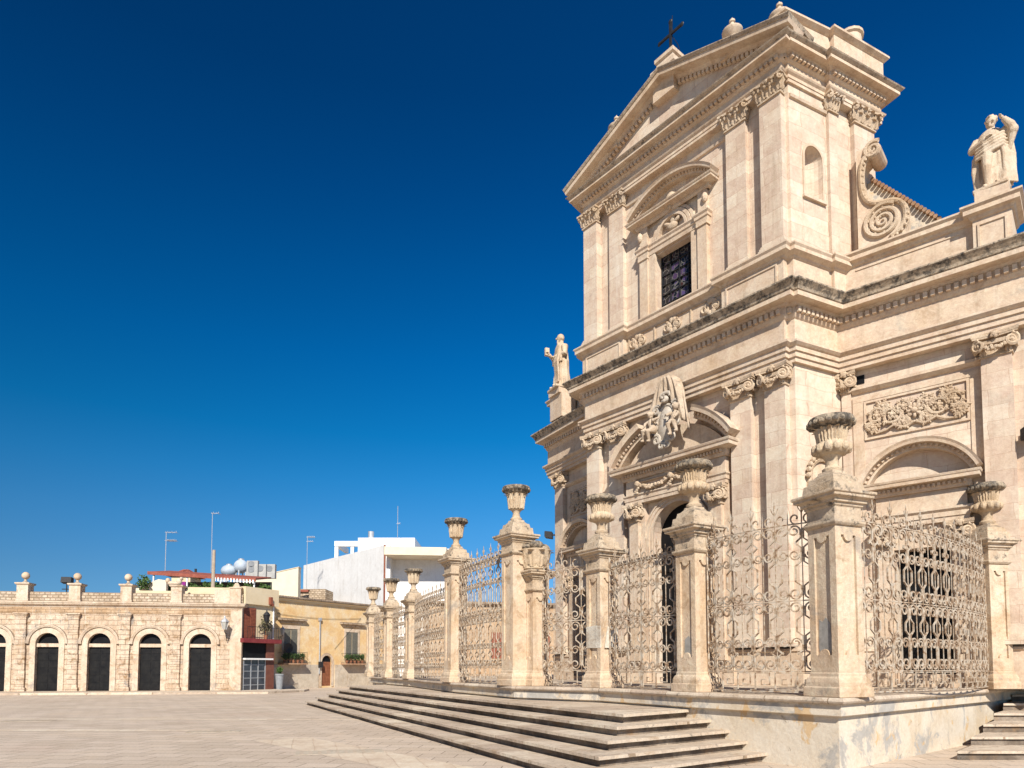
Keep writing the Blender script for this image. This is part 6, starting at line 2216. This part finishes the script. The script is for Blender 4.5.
for k, (x, lab) in enumerate(((253, 'air conditioner next to the round water tank'), (262, 'middle air conditioner of the row of three'), (271, 'last air conditioner of the row, nearest the cream gable'))):
    Y = 59 + 0.3 * k
    e = empty('air_conditioner', (xat(x, Y, 567), Y, zat(573, Y)))
    tag(e, lab, 'air conditioner', 'air conditioners on the roof')
    wd = 0.42 if k else 0.48
    hh = 0.75 if k else 1.05
    mb = MB()
    mb.box(-wd, wd, -0.2, 0.2, 0, hh)
    mb.box(-wd, wd, -0.22, 0.22, -0.5, 0.0)
    mb.build('casing', 'acgrey', e)
    mb = MB()
    for zc_ in ((0.28, 0.76) if k == 0 else (0.37,)):
        mb.lathe([(0.27, 0.0), (0.27, 0.03), (0.24, 0.03)], 16, (0, 0, 0), None, lambda a, b2, c, zc_=zc_: (a - 0.08, -0.205 - c, zc_ + b2))
        for j in range(5):
            mb.box(-0.32, 0.16, -0.245, -0.236, zc_ - 0.2 + j * 0.1, zc_ - 0.19 + j * 0.1)
    mb.build('fan_grille', 'greypot', e)

# ---- cream gable house behind
gx0, gx1 = xat(252, 66, 590), xat(298, 66, 590)
gb = empty('gable_house', (gx0, 66, 0))
tag(gb, 'plain pale cream wall with a rising roof line behind the yellow house', 'house')
mb = MB()
mb.prism([(-1, 0), (gx1 - gx0, 0), (gx1 - gx0, zat(567.5, 66)), (0.0, zat(578, 66)), (-1, zat(579, 66))], XYZ, 0, 0.8)
mb.build('walls', 'palecream', gb)
mb = MB()
mb.prism([(-1.1, zat(579, 66)), (0.0, zat(578, 66)), (gx1 - gx0 + 0.05, zat(567.5, 66)), (gx1 - gx0 + 0.05, zat(567.5, 66) + 0.08), (0, zat(578, 66) + 0.08), (-1.1, zat(579, 66) + 0.08)], XYZ, -0.05, 0.85)
mb.build('coping', 'cream', gb)

# ---- yellow house
hx0, hx1 = xat(270, 55.0), xat(392, 66.5)
HANG = atan2(66.5 - 55.0, hx1 - hx0)
HL = hypot(hx1 - hx0, 11.5)
house = empty('yellow_house', (hx0, 55.0, 0), HANG)
tag(house, 'low ochre yellow house with two grey shuttered windows and an arched brown door', 'house')
def hpx(x):
    d = ray(x, 660)
    n_ = (-sin(HANG), cos(HANG))
    t = (hx0 * n_[0] + 55.0 * n_[1]) / (d[0] * n_[0] + d[1] * n_[1])
    return (d[0] * t - hx0) * cos(HANG) + (d[1] * t - 55.0) * sin(HANG), d[1] * t
def hz(x, y):
    s, Y = hpx(x)
    return zat(y, Y)
HT = 7.45
dA, _ = hpx(321.5)
dB, _ = hpx(331.5)
dc, dh = (dA + dB) / 2, (dB - dA) / 2
mb = MB()
mb.poly([(0, 0), (HL, 0), (HL, HT), (0, HT)], [arch_hole(dc, dh, 0.15, 2.25, 10)], XYZ, 0.2)
mb.add([(0, 0, 0), (0, 9, 0), (0, 9, HT), (0, 0, HT)], [(0, 1, 2, 3)])
mb.add([(HL, 0, 0), (HL, 9, 0), (HL, 9, HT), (HL, 0, HT)], [(0, 1, 2, 3)])
mb.build('walls', 'ochre', house)
mb = MB()
mb.box(0.02, dc - dh - 0.35, -0.10, 0.02, 0, 2.0)
mb.box(dc + dh + 0.35, HL, -0.10, 0.02, 0, 2.0)
mb.build('dado', 'dado', house)
mb = MB()
mb.sweep([(dc + dh, 0.1), (dc + dh, 2.25)] + arc(dc, 2.25, dh, 0, pi, 10)[1:] + [(dc - dh, 0.1)], [(0, 0.05), (0, -0.06), (0.22, -0.06), (0.22, 0.05)], lambda u, v_, w_: (u, w_, v_))
dsr = mb.build('door_surround', 'arcade_plain', house)
mb = MB()
mb.box(dc - dh, dc + dh, 0.12, 0.18, 0.15, 2.25)
for j in range(2):
    mb.box(dc - dh + 0.1 + j * dh, dc - 0.1 + j * dh + 0.02, 0.10, 0.125, 0.3, 2.1)
mb.build('door', 'wood', dsr)
mb = MB()
mb.prism([(dc + dh, 2.25)] + arc(dc, 2.25, dh, 0, pi, 10)[1:-1] + [(dc - dh, 2.25)], XYZ, 0.12, 0.18)
mb.build('fanlight', 'dark', dsr)
mb = MB()
mb.box(-0.2, HL, -0.35, 3.0, HT, HT + 0.07)
mb.box(-0.2, HL, 3.0, 9, HT, HT + 0.28)
nT = int(HL / 0.24)
for k in range(nT):
    x = (k + 0.5) * HL / nT
    mb.tube([(x, -0.42, HT + 0.10), (x, 3.0, HT + 0.30)], 0.085, 6)
mb.build('tiled_eaves', 'eaves', house)
mb = MB()
mb.sweep([(0, 0), (HL, 0)], [(0, HT - 0.22), (0.10, HT - 0.20), (0.12, HT - 0.10), (0.25, HT - 0.04), (0.25, HT), (0, HT)], XYZ)
mb.build('eaves_cornice', 'cream', house)
for k, (xa, xb) in enumerate(((283.5, 297.0), (345.5, 357.5))):
    s0, _ = hpx(xa)
    s1, _ = hpx(xb)
    z0_, z1_ = 2.55, 4.95
    f_ = MB()
    f_.box(s0 - 0.22, s1 + 0.22, -0.06, 0.02, z1_, z1_ + 0.3)
    for x0_, x1_ in ((s0 - 0.22, s0), (s1, s1 + 0.22)):
        f_.box(x0_, x1_, -0.05, 0.02, z0_, z1_)
    fo = f_.build('window_surround', 'arcade_plain', house)
    h_ = MB()
    h_.sweep([(s0 - 0.45, 0), (s0 - 0.45, -0.06), (s1 + 0.45, -0.06), (s1 + 0.45, 0)], [(-0.1, 5.42), (0.02, 5.42), (0.05, 5.52), (0.16, 5.60), (0.28, 5.66), (0.30, 5.80), (-0.1, 5.86)], XYZ)
    h_.build('window_hood', 'rubble', fo)
    sh_ = MB()
    mid = (s0 + s1) / 2
    for a0, a1 in ((s0, mid - 0.02), (mid + 0.02, s1)):
        sh_.box(a0, a1, -0.012, 0.02, z0_, z1_)
        for j in range(22):
            z = z0_ + 0.1 + j * 0.102
            sh_.box(a0 + 0.06, a1 - 0.06, -0.035, -0.012, z, z + 0.07)
    sh_.build('shutter', 'greyshutter', fo)
    bl = MB()
    bl.box(s0 - 0.55, s1 + 0.55, -0.75, 0, 2.0, 2.12)
    bl.build('balcony_slab', 'tile', fo)
    rl = MB()
    nR = 16
    pts = [(s0 - 0.5, -0.02), (s0 - 0.5, -0.7), (s1 + 0.5, -0.7), (s1 + 0.5, -0.02)]
    for z in (2.2, 3.0):
        rl.tube([(x, y, z) for x, y in pts], 0.018, 4)
    for j in range(nR + 1):
        x = s0 - 0.5 + (s1 - s0 + 1.0) * j / nR
        rl.tube([(x, -0.7, 2.12), (x, -0.7, 3.0)], 0.01, 4)
    rl.build('balcony_railing', 'blackiron', fo)
    # pots on the balcony
    for j in range(5):
        x = s0 - 0.2 + (s1 - s0 + 0.4) * j / 4
        wx, wy = hx0 + x * cos(HANG) + 0.42 * sin(HANG), 55.0 + x * sin(HANG) - 0.42 * cos(HANG)
        potted((wx, wy, 2.12), 0.13, 0.26, (0.34, 0.42), ('green plant in a terracotta pot on the left window balcony of the yellow house', 'green plant in a terracotta pot on the right window balcony of the yellow house')[k], 'terracotta', 'leaf', 130, 0.12, ('pots on the left balcony', 'pots on the right balcony')[k], 40 + k * 10 + j)
def hw_(s, y, z):
    return (hx0 + s * cos(HANG) - y * sin(HANG), 55.0 + s * sin(HANG) + y * cos(HANG), z)
sp, _ = hpx(318.5)
mb = MB()
mb.tube([(sp, -0.12, 1.2), (sp, -0.12, 5.9)], 0.055, 6)
mb.box(sp - 0.12, sp + 0.12, -0.22, -0.02, 5.8, 6.05)
mb.build('downpipe', 'steel', house)
mb = MB()
mb.box(sp - 0.10, sp + 0.28, -0.30, -0.10, 1.75, 2.25)
mb.build('letter_box', 'blackiron', house)
mb = MB()
pts = []
s_a, _ = hpx(276)
s_b, _ = hpx(360)
for i in range(17):
    q = i / 16
    pts.append((s_a + (s_b - s_a) * q, -0.06, 6.15 + 0.15 * q - 0.22 * 4 * q * (1 - q)))
mb.tube(pts, 0.014, 4)
s_c, _ = hpx(334)
mb.tube([(s_b, -0.06, 6.3), (s_c, -0.06, 3.4)], 0.012, 4)
mb.build('wall_cable', 'blackiron', house)
sl_, _ = hpx(277.5)
wall_lantern(hw_(sl_, 0.0, 4.3), HANG, 'small lantern at the left corner of the yellow house', 0.6, 'lampglass', scale=0.95)
# round near-black shape standing off the yellow wall
sdh, _ = hpx(285)
de = empty('wall_disc', hw_(sdh, 0, 3.35), HANG)
tag(de, 'round black disc on the wall beside the left window of the yellow house', 'disc')
mb = MB()
mb.lathe([(0.02, 0.0), (0.3, 0.03), (0.42, 0.09), (0.40, 0.10), (0.05, 0.05)], 18, (0, 0, 0), None, lambda a, b2, c: (a, -0.35 - c, b2))
mb.build('disc', 'blackiron', de)
mb = MB()
mb.tube([(0, 0, 0), (0, -0.36, 0)], 0.03, 5)
mb.build('bracket', 'blackiron', de)

# ---- small red roofed attic between yellow and white house
ra = empty('attic_room', (xat(306, 70, 590), 70, 0))
tag(ra, 'small attic room with a faded red roof between yellow and white houses', 'attic')
mb = MB()
mb.box(-1.2, 2.0, 0, 3, 5, zat(589, 70))
mb.build('walls', 'rubble', ra)
mb = MB()
mb.add([(-1.4, -0.2, zat(594, 70)), (0.4, -0.2, zat(590, 70)), (0.2, 2.5, zat(586, 70)), (-1.5, 2.5, zat(588, 70))], [(0, 1, 2, 3)])
mb.slab([(-1.4, -0.25), (0.3, -0.25), (0.3, 0.1), (-1.4, 0.1)], zat(592, 70), zat(590, 70))
mb.build('roof', 'redtile', ra)

# ---- white flat roofed building
wA = Vector((xat(303, 80, 600), 80.0))
wC = Vector((xat(383.5, 66.5, 600), 66.5))
wb_ = empty('white_building', (0, 0, 0))
tag(wb_, 'large plain white flat roofed building behind the yellow house', 'building')
WT = zat(545, 66.5)
mb = MB()
wB = wC + Vector((6.2, 0.7))
wD = wA + Vector((13, 6))
mb.slab([tuple(wA), tuple(wC), tuple(wC + Vector((0.6, 0.15))), tuple(wC + Vector((0.6, 1.6))), tuple(wB + Vector((0, 1.4))), tuple(wD)], 0, WT)
mb.build('walls', 'white', wb_)
mb = MB()
mb.slab([tuple(wC + Vector((0.3, -1.5))), tuple(wB + Vector((0, -1.6))), tuple(wB + Vector((0, 2))), tuple(wC + Vector((0.4, 2)))], zat(557, 66.5), zat(549, 66.5))
mb.build('balcony_parapet', 'palecream', wb_)
mb = MB()
mb.box(wC.x + 2.7, wC.x + 3.9, wC.y + 1.95, wC.y + 2.05, zat(583, 66.5), zat(560, 66.5))
mb.build('window', 'redwood', wb_)
mb = MB()
mb.tube([(wC.x + 0.08, wC.y - 0.06, 0), (wC.x + 0.08, wC.y - 0.06, WT)], 0.09, 6)
mb.build('downpipe', 'redwood', wb_)
rf_ = MB()
for (x0_, x1_) in ((335, 338.5), (351, 354), (381, 384)):
    rf_.box(xat(x0_, 81, 550), xat(x1_, 81, 550), 80.8, 81.2, WT, zat(543.5, 81))
rf_.box(xat(335, 81, 550), xat(386, 81, 550), 80.7, 81.3, zat(546.5, 81), zat(541.5, 81))
rf_.box(xat(335, 81, 550), xat(338.5, 81, 550), 81.3, 86, zat(546.5, 81), zat(541.5, 81))
rf_.box(xat(360, 74, 550), xat(416, 74, 550), 73, 79, WT - 0.3, zat(539.5, 74))
rf_.build('roof_frame', 'whitepaint', wb_)
mb = MB()
mb.lathe([(0.32, 0), (0.32, 1.1), (0.34, 1.15)], 14, (xat(371, 75, 540), 75, zat(542, 75)))
mb.build('flue', 'steel', wb_)

# ---- aerials and poles
def aerial(x, Y, y_top, y_base, label, arms_, pole='steel', r=0.03, disc=False):
    zb, zt_ = zat(y_base, Y), zat(y_top, Y)
    e = empty('roof_aerial', (xat(x, Y, y_base), Y, zb))
    tag(e, label, 'aerial', 'aerials on the roofs')
    mb = MB()
    mb.tube([(0, 0, 0), (0, 0, zt_ - zb)], r, 5)
    mb.build('mast', pole, e)
    mb = MB()
    for (zq, L_, nE) in arms_:
        z = (zt_ - zb) * zq
        mb.tube([(-0.1, 0, z), (L_, 0, z)], 0.022, 4)
        for k in range(nE):
            xx = L_ * (0.15 + 0.8 * k / max(1, nE - 1))
            mb.tube([(xx, -0.35, z), (xx, 0.35, z)], 0.018, 4)
            mb.tube([(xx, 0, z - 0.12), (xx, 0, z + 0.12)], 0.014, 4)
    mb.build('antenna_arms', 'steel', e)
aerial(165, 55, 532, 575, 'aerial with two short arms above the left of the roof terrace', [(0.99, 0.85, 3), (0.80, 0.85, 8)])
aerial(211, 53, 513, 572, 'tallest thin aerial mast, behind the bleached wooden pole', [(0.995, 0.5, 2)], r=0.025)
aerial(306.5, 72, 536, 590, 'aerial in front of the white building wall', [(0.98, 0.8, 8), (0.9, 0.6, 3)])
aerial(397.5, 70, 506, 541, 'whip aerial on the roof of the white building', [(0.5, 0.25, 2)], r=0.03)
mb = MB()
zb, zt_ = zat(606, 50), zat(550, 50)
mb.tube([(0, 0, 0), (0.02, 0, zt_ - zb)], [0.15, 0.11], 8)
tag(mb.build('wooden_pole', 'woodpole', None, False, (xat(212.5, 50, 600), 50, zb)), 'bleached wooden pole rising from the arcade roof', 'pole')

# ---- drain covers in the paving
for k, (x, y, w_, lab) in enumerate(((340, 752, 0.9, 'rectangular stone drain cover at the foot of the front steps'), (27, 721, 0.8, 'dark drain cover near the left edge of the square'), (214, 731.5, 0.7, 'small drain cover in the middle of the square'))):
    d = ray(x, y)
    t = -EYE / d[2]
    e = empty('drain_cover', (d[0] * t, d[1] * t, 0.0), radians(15))
    tag(e, lab, 'drain cover', 'drain covers in the paving')
    mb = MB()
    mb.box(-w_, w_, -0.32, 0.32, 0.0, 0.006)
    mb.build('frame', 'dado', e)
    mb = MB()
    for j in range(9):
        mb.box(-w_ * 0.9 + j * w_ * 0.2, -w_ * 0.9 + j * w_ * 0.2 + 0.07, -0.24, 0.24, 0.006, 0.009)
    mb.build('bars', 'step', e)

nb2 = empty('low_house', (-7.5, 62, 0), radians(12))
tag(nb2, 'low tan house seen through the railing behind the main gate', 'house')
mb = MB()
mb.box(0, 13.5, 0, 9, 0, 7.6)
mb.build('walls', 'tanwall', nb2)
mb = MB()
mb.box(-0.3, 13.8, -0.4, 9.3, 7.6, 7.8)
mb.build('eaves', 'eaves', nb2)
for k in range(3):
    mb = MB()
    mb.box(1.5 + 4.2 * k, 2.9 + 4.2 * k, -0.04, 0.02, 2.6, 5.0)
    mb.build('shutter', 'redwood', nb2)
for k, (xa, ya, xb, yb, w_) in enumerate(((-60, 24.5, -2.0, 23.2, 0.45), (-60, 20.2, -8.5, 19.2, 0.55), (-60, 31.0, -10.5, 30.4, 0.4))):
    mb = MB()
    mb.add([(xa, ya, 0.004), (xb, yb, 0.004), (xb, yb + w_, 0.004), (xa, ya + w_, 0.004)], [(0, 1, 2, 3)])
    tag(mb.build('paving_band', 'bandstone', None), 'pale worn stone band laid across the paving', kind='structure')
mb = MB()
mb.add([(-6.3, 16.8, 0.004), (-1.3, 11.2, 0.004), (-0.4, 12.0, 0.004), (-5.2, 17.6, 0.004)], [(0, 1, 2, 3)])
tag(mb.build('paving_band', 'bandstone', None), 'pale worn stone band laid along the steps', kind='structure')
# ---- far side of the square beyond the frame: plain houses, so nothing ends in the air
for k, (x, y, w_, d_, h_, mt_, lab) in enumerate(((-62, 60, 14, 10, 8, 'cream', 'cream house standing behind the left end of the arcade'),)):
    pass
